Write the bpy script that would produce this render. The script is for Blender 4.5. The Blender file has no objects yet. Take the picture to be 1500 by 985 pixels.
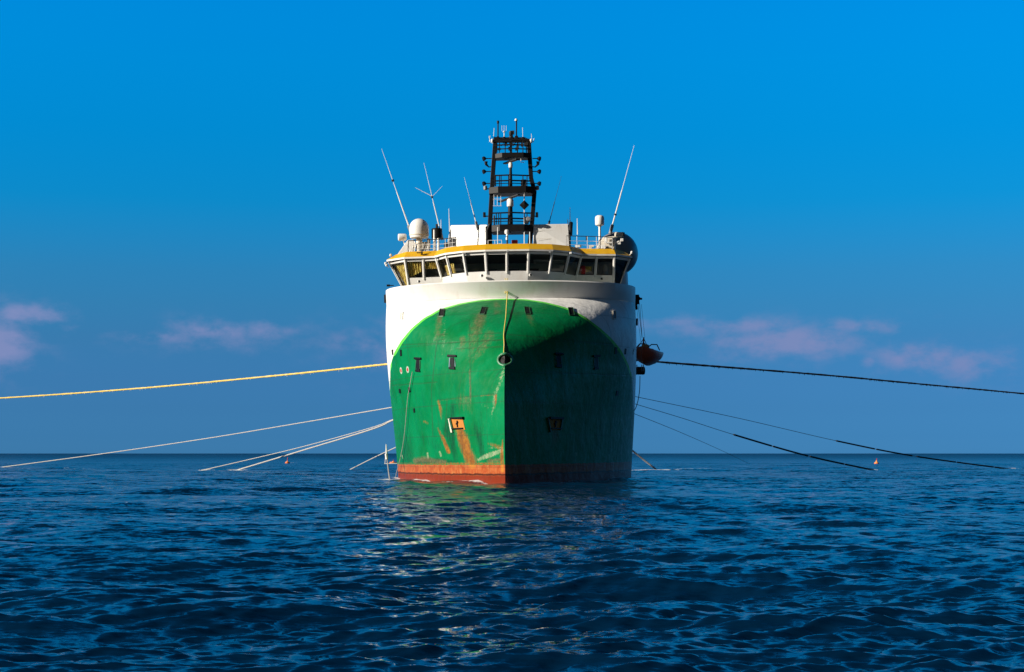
import bpy, bmesh, math, random
import numpy as np
from mathutils import Vector, Matrix

SC = bpy.context.scene
COL = SC.collection
R = math.radians

# ------------------------------------------------------------------ camera
CAM_H, FPX, HX, HY = 2.16, 2160.0, 750.0, 664.5      # photo pixels: focal length, principal column, horizon row
cam_d = bpy.data.cameras.new('camera')
cam = bpy.data.objects.new('camera', cam_d); COL.objects.link(cam)
cam.location = (0, 0, CAM_H); cam.rotation_euler = (R(90), 0, 0)
cam_d.sensor_width = 36; cam_d.lens = FPX / 1500 * 36
cam_d.shift_y = (HY - 492.5) / 1500
cam_d.clip_start = 0.5; cam_d.clip_end = 60000
SC.camera = cam

# ------------------------------------------------------------------ light
SUN_AZ, SUN_EL = R(68), R(19)        # to the left of the view axis, on the camera's side of the ship
sun_dir = Vector((-math.sin(SUN_AZ) * math.cos(SUN_EL), -math.cos(SUN_AZ) * math.cos(SUN_EL), math.sin(SUN_EL)))
sd = bpy.data.lights.new('sun', 'SUN'); sd.energy = 5.0; sd.angle = R(0.5); sd.color = (1, 0.92, 0.80)
so = bpy.data.objects.new('sun', sd); COL.objects.link(so)
so.rotation_euler = sun_dir.to_track_quat('Z', 'Y').to_euler(); so.location = (-80, -20, 60)

W = bpy.data.worlds.new('World'); SC.world = W; W.use_nodes = True
wn, wl = W.node_tree.nodes, W.node_tree.links
wn.clear()
def wmath(op, a, b=None, c=None):
    n = wn.new('ShaderNodeMath'); n.operation = op
    for i, q in enumerate((a, b, c)):
        if q is None: continue
        if isinstance(q, (int, float)): n.inputs[i].default_value = q
        else: wl.new(q, n.inputs[i])
    return n.outputs[0]
w_out = wn.new('ShaderNodeOutputWorld'); w_bg = wn.new('ShaderNodeBackground')
w_tc = wn.new('ShaderNodeTexCoord'); w_sep = wn.new('ShaderNodeSeparateXYZ')
wl.new(w_tc.outputs['Generated'], w_sep.inputs[0])
w_sky = wn.new('ShaderNodeTexSky'); w_sky.sky_type = 'NISHITA'; w_sky.sun_disc = False
w_sky.sun_elevation = SUN_EL; w_sky.sun_rotation = R(180) + SUN_AZ
w_sky.air_density = 1.0; w_sky.dust_density = 0.3; w_sky.ozone_density = 3.0
# deep polarised blue: the sky's own colours filtered by height
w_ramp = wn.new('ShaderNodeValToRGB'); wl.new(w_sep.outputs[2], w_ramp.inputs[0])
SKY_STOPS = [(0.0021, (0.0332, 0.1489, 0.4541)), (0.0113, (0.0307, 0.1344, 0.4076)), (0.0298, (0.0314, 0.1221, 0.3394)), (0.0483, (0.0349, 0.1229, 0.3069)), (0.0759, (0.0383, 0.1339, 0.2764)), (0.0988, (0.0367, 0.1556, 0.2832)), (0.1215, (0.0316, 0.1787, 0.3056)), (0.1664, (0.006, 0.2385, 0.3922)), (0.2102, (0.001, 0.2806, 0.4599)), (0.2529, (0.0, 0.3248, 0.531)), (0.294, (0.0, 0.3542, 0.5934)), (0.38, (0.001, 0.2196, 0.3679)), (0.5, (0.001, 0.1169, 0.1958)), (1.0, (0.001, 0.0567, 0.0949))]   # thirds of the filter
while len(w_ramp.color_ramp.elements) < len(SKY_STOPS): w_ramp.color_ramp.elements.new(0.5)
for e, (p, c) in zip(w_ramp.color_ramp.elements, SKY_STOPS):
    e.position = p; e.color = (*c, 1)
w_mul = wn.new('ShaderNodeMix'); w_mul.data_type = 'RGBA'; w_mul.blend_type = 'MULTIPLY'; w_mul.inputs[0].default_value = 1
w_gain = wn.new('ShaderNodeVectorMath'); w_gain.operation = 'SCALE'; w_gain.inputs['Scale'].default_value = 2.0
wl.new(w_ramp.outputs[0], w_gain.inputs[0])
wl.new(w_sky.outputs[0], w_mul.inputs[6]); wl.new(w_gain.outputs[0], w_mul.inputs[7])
# low mauve evening clouds: soft banks at fixed bearings broken up by noise
az = wmath('ARCTAN2', w_sep.outputs[0], w_sep.outputs[1])
el = w_sep.outputs[2]
CLOUDS = [(-5, 510, 38, 36, .75), (45, 472, 36, 12, .8), (96, 491, 14, 9, .5), (250, 499, 60, 10, .5), (312, 489, 45, 14, .7), (392, 489, 34, 13, .6), (330, 503, 90, 14, .4),
          (500, 505, 45, 24, .35), (560, 510, 45, 34, .5), (1000, 474, 60, 10, .5), (1080, 482, 80, 14, .6), (1150, 505, 80, 22, .72), (1200, 492, 70, 16, .5),
          (1262, 484, 60, 11, .6), (1345, 528, 44, 20, .72), (1425, 540, 44, 22, .6), (1385, 540, 70, 18, .4), (1272, 535, 10, 8, .5), (1100, 520, 40, 18, .4),
          (-260, 500, 90, 30, .8), (1800, 500, 110, 28, .8), (2500, 520, 160, 30, .8), (-1100, 510, 160, 26, .8)]
tot = None
for cx, cy, sx, sy, st in CLOUDS:
    u = wmath('MULTIPLY', wmath('SUBTRACT', az, math.atan2(cx - HX, FPX)), FPX / sx / 1.6)
    v = wmath('MULTIPLY', wmath('SUBTRACT', el, (HY - cy) / FPX), FPX / sy / 1.4)
    d = wmath('ADD', wmath('MULTIPLY', u, u), wmath('MULTIPLY', v, v))
    g = wmath('MULTIPLY', wmath('EXPONENT', wmath('MULTIPLY', d, -1.0)), st)
    tot = g if tot is None else wmath('MAXIMUM', tot, g)
w_map = wn.new('ShaderNodeMapping'); w_map.inputs['Scale'].default_value = (1, 1, 1.8)
wl.new(w_tc.outputs['Generated'], w_map.inputs[0])
w_noi = wn.new('ShaderNodeTexNoise'); w_noi.inputs['Scale'].default_value = 38; w_noi.inputs['Detail'].default_value = 8; w_noi.inputs['Roughness'].default_value = .6
wl.new(w_map.outputs[0], w_noi.inputs['Vector'])
cl = wmath('ADD', tot, wmath('MULTIPLY', wmath('SUBTRACT', w_noi.outputs['Fac'], 0.5), 2.0))
cl_n = wn.new('ShaderNodeMapRange'); cl_n.interpolation_type = 'SMOOTHSTEP'; wl.new(cl, cl_n.inputs[0])
cl_n.inputs[1].default_value = .02; cl_n.inputs[2].default_value = .90
cl = wmath('MULTIPLY', wmath('MULTIPLY', cl_n.outputs[0], wmath('MINIMUM', wmath('MULTIPLY', tot, 1.6), 1.0)), 0.62)
w_mix = wn.new('ShaderNodeMix'); w_mix.data_type = 'RGBA'; wl.new(cl, w_mix.inputs[0])
wl.new(w_mul.outputs[2], w_mix.inputs[6])
CLOUD_COL = (1.75, 1.75, 3.2)
w_mix.inputs[7].default_value = (*CLOUD_COL, 1)
# unseen sky behind the camera, dimmed to deepen the hull's shade: plain sky texture
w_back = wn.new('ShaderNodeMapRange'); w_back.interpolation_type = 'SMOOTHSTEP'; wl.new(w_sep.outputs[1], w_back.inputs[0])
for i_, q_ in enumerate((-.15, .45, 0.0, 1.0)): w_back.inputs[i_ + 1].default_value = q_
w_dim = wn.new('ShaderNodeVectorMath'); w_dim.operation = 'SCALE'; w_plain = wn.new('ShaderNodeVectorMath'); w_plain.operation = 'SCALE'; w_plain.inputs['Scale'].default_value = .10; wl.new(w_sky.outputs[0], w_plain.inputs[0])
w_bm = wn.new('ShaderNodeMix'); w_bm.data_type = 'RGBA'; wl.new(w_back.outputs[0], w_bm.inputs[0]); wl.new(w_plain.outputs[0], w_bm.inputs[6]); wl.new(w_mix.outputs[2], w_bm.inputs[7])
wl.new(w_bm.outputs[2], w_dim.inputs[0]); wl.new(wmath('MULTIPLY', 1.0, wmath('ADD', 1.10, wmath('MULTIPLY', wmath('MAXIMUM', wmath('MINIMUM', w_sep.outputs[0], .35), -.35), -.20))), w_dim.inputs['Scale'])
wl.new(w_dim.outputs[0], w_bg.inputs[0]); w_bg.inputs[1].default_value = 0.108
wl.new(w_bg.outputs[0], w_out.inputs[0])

vs = SC.view_settings
vs.view_transform = 'Standard'; vs.look = 'None'; vs.exposure = 0.46; vs.gamma = 1
SC.render.engine = 'CYCLES'
SC.cycles.max_bounces = 8; SC.cycles.transparent_max_bounces = 12
SC.cycles.caustics_reflective = False; SC.cycles.caustics_refractive = False

# ------------------------------------------------------------------ helpers
def tag(o, label=None, cat=None, group=None, kind=None):
    if label: o['label'] = label
    if cat: o['category'] = cat
    if group: o['group'] = group
    if kind: o['kind'] = kind
    return o
def empty(name, loc=(0, 0, 0)):
    o = bpy.data.objects.new(name, None); COL.objects.link(o); o.location = loc; o.empty_display_size = 0.5
    return o

class MB:
    def __init__(s): s.v = []; s.f = []
    def add(s, vs_, fs):
        n = len(s.v); s.v += [tuple(q) for q in vs_]; s.f += [tuple(i + n for i in f) for f in fs]; return s
    def box(s, c, size, rot=None, taper=1.0):
        c = Vector(c); hx, hy, hz = (q / 2 for q in size)
        vv = []
        for z, t in ((-hz, 1.0), (hz, taper)):
            for x, y in ((-hx, -hy), (hx, -hy), (hx, hy), (-hx, hy)):
                p = Vector((x * t, y * t, z)); vv.append(c + (rot @ p if rot else p))
        return s.add(vv, [(3, 2, 1, 0), (4, 5, 6, 7), (0, 1, 5, 4), (1, 2, 6, 5), (2, 3, 7, 6), (3, 0, 4, 7)])
    def tube(s, pts, r, n=7, caps=True):
        pts = [Vector(p) for p in pts]; m = len(pts)
        rr = r if isinstance(r, (list, tuple)) else [r] * m
        ref = None; vv = []
        for i, p in enumerate(pts):
            d = (pts[min(i + 1, m - 1)] - pts[max(i - 1, 0)]).normalized()
            if ref is None:
                ref = d.orthogonal().normalized()
            ref = (ref - d * ref.dot(d)).normalized(); b = d.cross(ref)
            for k in range(n):
                a = 2 * math.pi * k / n
                vv.append(p + (ref * math.cos(a) + b * math.sin(a)) * rr[i])
        ff = [(i * n + k, i * n + (k + 1) % n, (i + 1) * n + (k + 1) % n, (i + 1) * n + k) for i in range(m - 1) for k in range(n)]
        if caps: ff += [tuple(range(n - 1, -1, -1)), tuple((m - 1) * n + k for k in range(n))]
        return s.add(vv, ff)
    def bar(s, a, b, w, d=None):                      # rectangular bar from a to b
        a, b = Vector(a), Vector(b); L = (b - a).length
        return s.box((a + b) / 2, (w, d or w, L), (b - a).to_track_quat('Z', 'Y').to_matrix())
    def lathe(s, prof, o=(0, 0, 0), axis=(0, 0, 1), n=24):
        o = Vector(o); q = Vector(axis).normalized().to_track_quat('Z', 'Y').to_matrix(); vv = []
        for r_, z in prof:
            for k in range(n):
                a = 2 * math.pi * k / n; vv.append(o + q @ Vector((r_ * math.cos(a), r_ * math.sin(a), z)))
        m = len(prof)
        ff = [(i * n + k, i * n + (k + 1) % n, (i + 1) * n + (k + 1) % n, (i + 1) * n + k) for i in range(m - 1) for k in range(n)]
        ff += [tuple(range(n - 1, -1, -1)), tuple((m - 1) * n + k for k in range(n))]
        return s.add(vv, ff)
    def slab(s, quad, off):                          # polygon extruded by a vector
        a = [Vector(p) for p in quad]; off = Vector(off); b = [p + off for p in a]; n = len(a)
        return s.add(a + b, [tuple(range(n - 1, -1, -1)), tuple(range(n, 2 * n))] + [(i, (i + 1) % n, n + (i + 1) % n, n + i) for i in range(n)])
    def build(s, name, mat, parent=None, smooth=False, bevel=0.0):
        me = bpy.data.meshes.new(name); me.from_pydata(s.v, [], s.f); me.update()
        bm = bmesh.new(); bm.from_mesh(me); bmesh.ops.recalc_face_normals(bm, faces=bm.faces); bm.to_mesh(me); bm.free()
        o = bpy.data.objects.new(name, me); COL.objects.link(o)
        if mat: me.materials.append(mat)
        if smooth:
            me.polygons.foreach_set('use_smooth', [True] * len(me.polygons))
            try: me.set_sharp_from_angle(angle=R(42))
            except Exception: pass
        if bevel:
            m = o.modifiers.new('bevel', 'BEVEL'); m.width = bevel; m.segments = 2; m.limit_method = 'ANGLE'; m.angle_limit = R(40)
        if parent: o.parent = parent
        return o

# ------------------------------------------------------------------ materials
class NT:
    def __init__(s, name):
        s.m = bpy.data.materials.new(name); s.m.use_nodes = True
        s.n = s.m.node_tree.nodes; s.l = s.m.node_tree.links
        s.p = s.n['Principled BSDF']; s.out = s.n['Material Output']
    def mk(s, t): return s.n.new(t)
    def link(s, a, b): s.l.new(a, b)
    def val(s, q, sock):
        if isinstance(q, (int, float)): sock.default_value = q
        elif isinstance(q, (tuple, list)): sock.default_value = (*q, 1) if len(q) == 3 and sock.type == 'RGBA' else q
        else: s.l.new(q, sock)
    def math(s, op, a, b=None, c=None):
        n = s.n.new('ShaderNodeMath'); n.operation = op
        for i, q in enumerate((a, b, c)):
            if q is not None: s.val(q, n.inputs[i])
        return n.outputs[0]
    def mix(s, f, a, b):
        n = s.n.new('ShaderNodeMix'); n.data_type = 'RGBA'
        s.val(f, n.inputs[0]); s.val(a, n.inputs[6]); s.val(b, n.inputs[7]); return n.outputs[2]
    def rng(s, v, a, b, c=0., d=1., smooth=True):
        n = s.n.new('ShaderNodeMapRange'); n.interpolation_type = 'SMOOTHSTEP' if smooth else 'LINEAR'
        s.val(v, n.inputs[0])
        for i, q in enumerate((a, b, c, d)): n.inputs[i + 1].default_value = q
        return n.outputs[0]
    def noise(s, scale, detail=5, rough=.6, mp=None, co='Object'):
        tc = s.n.new('ShaderNodeTexCoord'); n = s.n.new('ShaderNodeTexNoise')
        n.inputs['Scale'].default_value = scale; n.inputs['Detail'].default_value = detail; n.inputs['Roughness'].default_value = rough
        if mp:
            m = s.n.new('ShaderNodeMapping'); m.inputs['Scale'].default_value = mp
            s.l.new(tc.outputs[co], m.inputs[0]); s.l.new(m.outputs[0], n.inputs['Vector'])
        else: s.l.new(tc.outputs[co], n.inputs['Vector'])
        return n.outputs['Fac']
    def attr(s, name):
        n = s.n.new('ShaderNodeAttribute'); n.attribute_name = name; return n.outputs['Fac']
    def bump(s, h, strength, dist=0.02):
        n = s.n.new('ShaderNodeBump'); n.inputs['Strength'].default_value = strength; n.inputs['Distance'].default_value = dist
        s.l.new(h, n.inputs['Height']); s.l.new(n.outputs[0], s.p.inputs['Normal'])

def paint(name, col, rough=.45, dirt=.25, dirtcol=None, metal=0.0, scale=1.2, streak=True):
    t = NT(name)
    a = t.noise(scale, 6, .65, (1, 1, .25) if streak else None)
    f = t.math('MULTIPLY', t.rng(a, .45, .8), dirt)
    dc = dirtcol or tuple(c * .45 for c in col)
    t.link(t.mix(f, col, dc), t.p.inputs['Base Color'])
    t.p.inputs['Roughness'].default_value = rough; t.p.inputs['Metallic'].default_value = metal
    if max(col) < .05: t.p.inputs['Specular IOR Level'].default_value = .2
    return t.m
M = {}
M['white'] = paint('white_paint', (.80, .79, .76), .42, .35, (.55, .46, .36))
M['cream'] = paint('cream_paint', (.72, .66, .55), .5, .35, (.4, .3, .2))
M['yellow'] = paint('yellow_paint', (.76, .42, .004), .5, .5, (.45, .20, .01))
M['black'] = paint('black_paint', (.007, .007, .008), .5, .5, (.016, .014, .013))
M['darkgrey'] = paint('dark_grey_paint', (.035, .037, .04), .4, .5, (.06, .05, .045))
M['grey'] = paint('grey_paint', (.22, .23, .24), .4, .5, (.12, .11, .1))
M['deck'] = paint('deck_paint', (.05, .16, .10), .7, .5, streak=False)
M['steel'] = paint('bare_steel', (.45, .46, .47), .3, .4, metal=.8)
M['mark_white'] = paint('worn_white_mark', (.42, .48, .40), .6, .8, (.10, .25, .14), scale=4, streak=False)
M['orange'] = paint('orange_hull', (.92, .11, .035), .4, .35, (.6, .09, .04))
M['orange_bright'] = paint('orange_fabric', (.95, .34, .08), .6, .3)
M['red'] = paint('red_paint', (.5, .02, .015), .5, .3)
M['dome_dark'] = paint('dark_dome', (.26, .265, .27), .35, .5, (.02, .02, .024), streak=False, scale=.8)
M['rope_white'] = paint('white_rope', (.46, .44, .41), .8, .6, (.24, .21, .16), scale=3, streak=False)
M['rope_yellow'] = paint('yellow_rope', (.68, .50, .10), .85, .8, (.75, .70, .50), scale=1.3, streak=False)
M['rope_dark'] = paint('dark_rope', (.10, .065, .045), .85, .8, (.22, .15, .09), scale=2.0, streak=False)
M['sleeve'] = paint('black_sleeve', (.012, .012, .014), .5, .3, (.03, .03, .03))
M['lamp_lens'] = paint('lamp_glass', (.85, .85, .82), .15, .1)
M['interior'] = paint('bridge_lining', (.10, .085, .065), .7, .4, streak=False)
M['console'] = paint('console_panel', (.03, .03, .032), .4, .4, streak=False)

def gold_mat():
    t = NT('gold_blind')
    a = t.noise(3.5, 6, .7, (1.6, 1.6, .7))
    c = t.mix(t.rng(a, .38, .62), (.95, .74, .20), (.42, .26, .05))
    t.link(c, t.p.inputs['Base Color']); t.p.inputs['Roughness'].default_value = .4; t.p.inputs['Metallic'].default_value = 0
    t.bump(a, .8, .1)
    return t.m
M['gold'] = gold_mat()
def glass_mat():
    t = NT('bridge_glass')
    tr = t.mk('ShaderNodeBsdfTransparent'); tr.inputs[0].default_value = (.93, .95, .94, 1)
    gl = t.mk('ShaderNodeBsdfGlossy'); gl.inputs[0].default_value = (.9, .9, .9, 1); gl.inputs['Roughness'].default_value = .02
    fr = t.mk('ShaderNodeFresnel'); fr.inputs[0].default_value = 1.5
    mx = t.mk('ShaderNodeMixShader')
    gm = t.mk('ShaderNodeNewGeometry'); t.link(t.math('MULTIPLY', fr.outputs[0], t.math('SUBTRACT', 1.0, gm.outputs['Backfacing'])), mx.inputs[0]); t.link(tr.outputs[0], mx.inputs[1]); t.link(gl.outputs[0], mx.inputs[2])
    t.link(mx.outputs[0], t.out.inputs['Surface'])
    return t.m
M['glass'] = glass_mat()

# ------------------------------------------------------------------ water
def build_water(waterline):
    rng = np.random.default_rng(11)
    rs = [5.0]
    while rs[-1] < 70: rs.append(rs[-1] * 1.0030)
    while rs[-1] < 330: rs.append(rs[-1] * 1.0046)
    while rs[-1] < 40000: rs.append(rs[-1] * 1.025)
    rs = np.array(rs)
    front = np.linspace(-R(22.5), R(22.5), 1050)
    dth = front[1] - front[0]
    side = []; a = front[-1]; st = dth
    while a < math.pi - .02:
        st = min(st * 1.09, .05); a += st; side.append(a)
    side = np.array(side); side = side[side < math.pi - .01]
    th = np.concatenate([-side[::-1], front, side])
    nr, nt = len(rs), len(th)
    dr = np.gradient(rs); dt = np.gradient(th)
    RR, TT = np.meshgrid(rs, th, indexing='ij')
    X = (RR * np.sin(TT)).astype(np.float32).ravel(); Y = (RR * np.cos(TT)).astype(np.float32).ravel()
    spacing = np.maximum(dr[:, None] * np.ones(nt)[None], 0.55 * rs[:, None] * dt[None]).astype(np.float32).ravel()
    Z = np.zeros_like(X); DX = np.zeros_like(X); DY = np.zeros_like(X); SL = np.full_like(X, .20)
    near = spacing < 6.0
    xs, ys, sp = X[near], Y[near], spacing[near]
    z = np.zeros_like(xs); dx = np.zeros_like(xs); dy = np.zeros_like(xs); lost = np.zeros_like(xs)
    NW = 120
    # patches of livelier and calmer water
    gust = np.ones_like(xs)
    for L, ph in ((60, 1.0), (37, 2.2), (95, .4), (23, 5.0)):
        a = rng.uniform(0, 6.28); gust += .16 * np.sin((xs * math.cos(a) + ys * math.sin(a)) * 6.283 / L + ph)
    for i in range(NW):
        u = (i + rng.random()) / NW
        lam = .13 * (10 / .13) ** u
        ang = -math.pi / 2 + rng.normal(0, .52 if lam < 3 else .36) + .10
        st_ = .052 * (1.0 if lam < .4 else (lam / .4) ** -.56 if lam < 2.2 else .36) * rng.uniform(.6, 1.4)
        k = 2 * math.pi / lam; A = st_ / k; ph = rng.uniform(0, 6.283)
        cx, cy = math.cos(ang), math.sin(ang)
        w = np.clip((lam / sp - 2.2) / 2.5, 0, 1)
        if lam < 3: w = w * gust
        arg = (xs * cx + ys * cy) * k + ph
        s_, c_ = np.sin(arg), np.cos(arg)
        z += A * w * s_; lost += .5 * st_ ** 2 * np.clip(1 - w * w, 0, 1); ch = .40 * A * w
        dx += ch * c_ * cx; dy += ch * c_ * cy
    Z[near] = z; DX[near] = dx; DY[near] = dy; SL[near] = np.sqrt(np.maximum(lost, 1e-6))
    # foam: broken wash where ropes cut the water and along the hull
    PX = HX + X * FPX / np.maximum(Y, 1); PD = np.where(Y > 1, CAM_H * FPX / np.maximum(Y, 1), 9999.)
    foam = np.zeros_like(X)
    def blob(cx, Yc, wx, wy, s):
        nonlocal foam
        cX = (cx - HX) * Yc / FPX
        foam = np.maximum(foam, s * np.exp(-(((X - cX) / wx) ** 2 + ((Y - Yc) / wy) ** 2)))
    blob(958, 191, 3.6, 6.0, 1.0); blob(938, 186, 2.5, 4, .8); blob(1005, 205, 3.5, 5, .62); blob(1030, 212, 2.5, 5, .55)
    blob(512, 196, 1.4, 4, .85); blob(297, 186, 1.4, 4, .85); blob(349, 188, 1.4, 4, .85); blob(1284, 190, 1.4, 4, .85); blob(1494, 203, 1.4, 4, .85); blob(0, 220, 1.6, 4, .85); blob(549, 126, 1.6, 1.3, .9); blob(555, 175, 5, 4, .5); blob(690, 103.4, 2.0, .5, .55)
    blob(575, 122, 1.6, 1.2, .8); blob(632, 112.5, 2.2, .8, .8); blob(755, 104, 1.6, .35, .75); blob(660, 108, 1.2, .6, .6)
    blob(450, 118, 1.4, 1.2, .60); blob(492, 122, 1.0, 1.4, .5); blob(20, 222, 3.0, 4, .75); blob(428, 345, 2.2, 5, .7); blob(420, 96, .9, .7, .4); blob(100, 210, 5, 4, .4)
    for wx_, wy_ in waterline:
        foam = np.maximum(foam, rng.uniform(.55, 1.05) * np.exp(-(((X - wx_) / .8) ** 2 + ((Y - wy_) / .55) ** 2)))
    for i in range(26):
        blob(rng.uniform(-100, 1600), rng.uniform(60, 260), rng.uniform(.4, 1.0), rng.uniform(.4, 1.2), rng.uniform(.3, .52))
    verts = np.empty((nr * nt + 1, 3), np.float32)
    verts[:-1, 0] = X + DX; verts[:-1, 1] = Y + DY; verts[:-1, 2] = Z
    verts[-1] = (0, 0, 0)
    i = np.arange(nr - 1)[:, None]; j = np.arange(nt)[None]; j2 = (j + 1) % nt
    q = np.stack(np.broadcast_arrays(i * nt + j, i * nt + j2, (i + 1) * nt + j2, (i + 1) * nt + j), -1)[..., ::-1].reshape(-1, 4)
    tri = np.stack([np.full(nt, nr * nt), (np.arange(nt) + 1) % nt, np.arange(nt)], -1)
    me = bpy.data.meshes.new('water')
    nq, ntr = len(q), len(tri)
    me.vertices.add(len(verts)); me.vertices.foreach_set('co', verts.ravel())
    me.loops.add(nq * 4 + ntr * 3)
    me.loops.foreach_set('vertex_index', np.concatenate([q.ravel(), tri.ravel()]).astype(np.int32))
    me.polygons.add(nq + ntr)
    me.polygons.foreach_set('loop_start', np.concatenate([np.arange(nq) * 4, nq * 4 + np.arange(ntr) * 3]).astype(np.int32))
    me.update(calc_edges=True)
    me.polygons.foreach_set('use_smooth', np.ones(nq + ntr, bool))
    at = me.attributes.new('foam', 'FLOAT', 'POINT')
    at.data.foreach_set('value', np.concatenate([foam, [0]]).astype(np.float32))
    at = me.attributes.new('slope', 'FLOAT', 'POINT')          # steepness of the waves too small for the sheet to carry
    at.data.foreach_set('value', np.concatenate([SL, [0]]).astype(np.float32))
    at = me.attributes.new('smear', 'FLOAT', 'POINT')          # spread of the unresolved facets, by the sheet's own coarseness
    at.data.foreach_set('value', np.concatenate([np.interp(np.log(np.hypot(X, Y) + 1), np.log([40, 90, 180, 400, 900, 4000]), [.05, .07, .11, .22, .35, .43]), [0]]).astype(np.float32))
    o = bpy.data.objects.new('water', me); COL.objects.link(o)
    t = NT('sea_water')
    t.p.inputs['IOR'].default_value = 1.333; t.p.inputs['Roughness'].default_value = .06
    n2 = t.noise(.05, 3, .5, (1, .5, 1)); n3 = t.noise(1.1, 9, .8, (1.0, .7, 1))
    deep = t.mix(t.rng(n2, .35, .65), (.0004, .012, .036), (.0008, .019, .054))
    fm = t.rng(t.math('ADD', t.attr('foam'), t.math('MULTIPLY', t.math('SUBTRACT', n3, .5), 2.6)), .52, .72)
    t.link(t.mix(fm, deep, (.75, .76, .76)), t.p.inputs['Base Color'])
    t.link(t.math('MAXIMUM', t.math('MULTIPLY', fm, .6), t.math('MAXIMUM', t.attr('smear'), .05)), t.p.inputs['Roughness'])
    tc = t.mk('ShaderNodeTexCoord'); mpn = t.mk('ShaderNodeMapping'); mpn.inputs['Scale'].default_value = (.8, 1.5, 1); t.link(tc.outputs['Object'], mpn.inputs[0])
    sn = t.mk('ShaderNodeTexNoise'); sn.inputs['Scale'].default_value = 1.6; sn.inputs['Detail'].default_value = 6; sn.inputs['Roughness'].default_value = .72; t.link(mpn.outputs[0], sn.inputs['Vector'])
    sub = t.mk('ShaderNodeVectorMath'); sub.operation = 'SUBTRACT'; t.link(sn.outputs['Color'], sub.inputs[0]); sub.inputs[1].default_value = (.5, .5, .5)
    flat_ = t.mk('ShaderNodeVectorMath'); flat_.operation = 'MULTIPLY'; t.link(sub.outputs[0], flat_.inputs[0]); flat_.inputs[1].default_value = (1, 1, 0)
    sc = t.mk('ShaderNodeVectorMath'); sc.operation = 'SCALE'; t.link(flat_.outputs[0], sc.inputs[0])
    t.link(t.math('ADD', t.math('MULTIPLY', t.attr('slope'), 5.5), .25), sc.inputs['Scale'])
    mp2 = t.mk('ShaderNodeMapping'); mp2.inputs['Scale'].default_value = (.42, 1.6, 1); t.link(tc.outputs['Object'], mp2.inputs[0])
    s2 = t.mk('ShaderNodeTexNoise'); s2.inputs['Scale'].default_value = 5.5; s2.inputs['Detail'].default_value = 5; s2.inputs['Roughness'].default_value = .72; t.link(mp2.outputs[0], s2.inputs['Vector'])
    sb2 = t.mk('ShaderNodeVectorMath'); sb2.operation = 'SUBTRACT'; t.link(s2.outputs['Color'], sb2.inputs[0]); sb2.inputs[1].default_value = (.5, .5, .5)
    ml2 = t.mk('ShaderNodeVectorMath'); ml2.operation = 'MULTIPLY'; t.link(sb2.outputs[0], ml2.inputs[0]); ml2.inputs[1].default_value = (.7, 1.3, 0)
    ad0 = t.mk('ShaderNodeVectorMath'); t.link(sc.outputs[0], ad0.inputs[0]); t.link(ml2.outputs[0], ad0.inputs[1])
    mp3 = t.mk('ShaderNodeMapping'); mp3.inputs['Scale'].default_value = (.30, 1, 1); t.link(tc.outputs['Object'], mp3.inputs[0])
    s3 = t.mk('ShaderNodeTexNoise'); s3.inputs['Scale'].default_value = .10; s3.inputs['Detail'].default_value = 5; s3.inputs['Roughness'].default_value = .65; t.link(mp3.outputs[0], s3.inputs['Vector'])
    cb = t.mk('ShaderNodeCombineXYZ'); t.link(t.math('MULTIPLY', t.math('SUBTRACT', s3.outputs['Fac'], .5), t.math('MULTIPLY', t.attr('slope'), 2.6)), cb.inputs[1])   # gusts leaning on the surface
    ad3 = t.mk('ShaderNodeVectorMath'); t.link(ad0.outputs[0], ad3.inputs[0]); t.link(cb.outputs[0], ad3.inputs[1]); ad0 = ad3
    geo = t.mk('ShaderNodeNewGeometry'); ad = t.mk('ShaderNodeVectorMath'); t.link(geo.outputs['Normal'], ad.inputs[0]); t.link(ad0.outputs[0], ad.inputs[1])
    nm = t.mk('ShaderNodeVectorMath'); nm.operation = 'NORMALIZE'; t.link(ad.outputs[0], nm.inputs[0])
    t.link(nm.outputs[0], t.p.inputs['Normal'])
    me.materials.append(t.m)
    tag(o, 'dark blue rippled open sea reaching the horizon', kind='structure')
    return o

# ------------------------------------------------------------------ ship frame
MAT = Matrix.Translation((-0.486, 105, 0)) @ Matrix.Rotation(-0.030, 4, 'Z') @ Matrix.Rotation(-0.0105, 4, 'Y')
INV = MAT.inverted()
ship = empty('survey_ship')
ship.matrix_world = MAT
tag(ship, 'green and white survey ship with yellow roofed bridge, seen bow on', 'ship')
def P(px, py, y):
    """ship coordinates of the point at depth y aft of the stem that lies on the line of sight through a photo pixel"""
    o = INV @ Vector((0, 0, CAM_H)); d = INV.to_3x3() @ Vector((px - HX, FPX, HY - py))
    return o + d * ((y - o.y) / d.y)
def PX_(px, y, z):
    """like P, but with the height given"""
    a = P(px, 400, y); b = P(px, 500, y)
    t = (z - a.z) / (b.z - a.z); return a + (b - a) * t
def Wp(px, py, Y): return Vector(((px - HX) * Y / FPX, Y, CAM_H + (HY - py) * Y / FPX))

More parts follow.
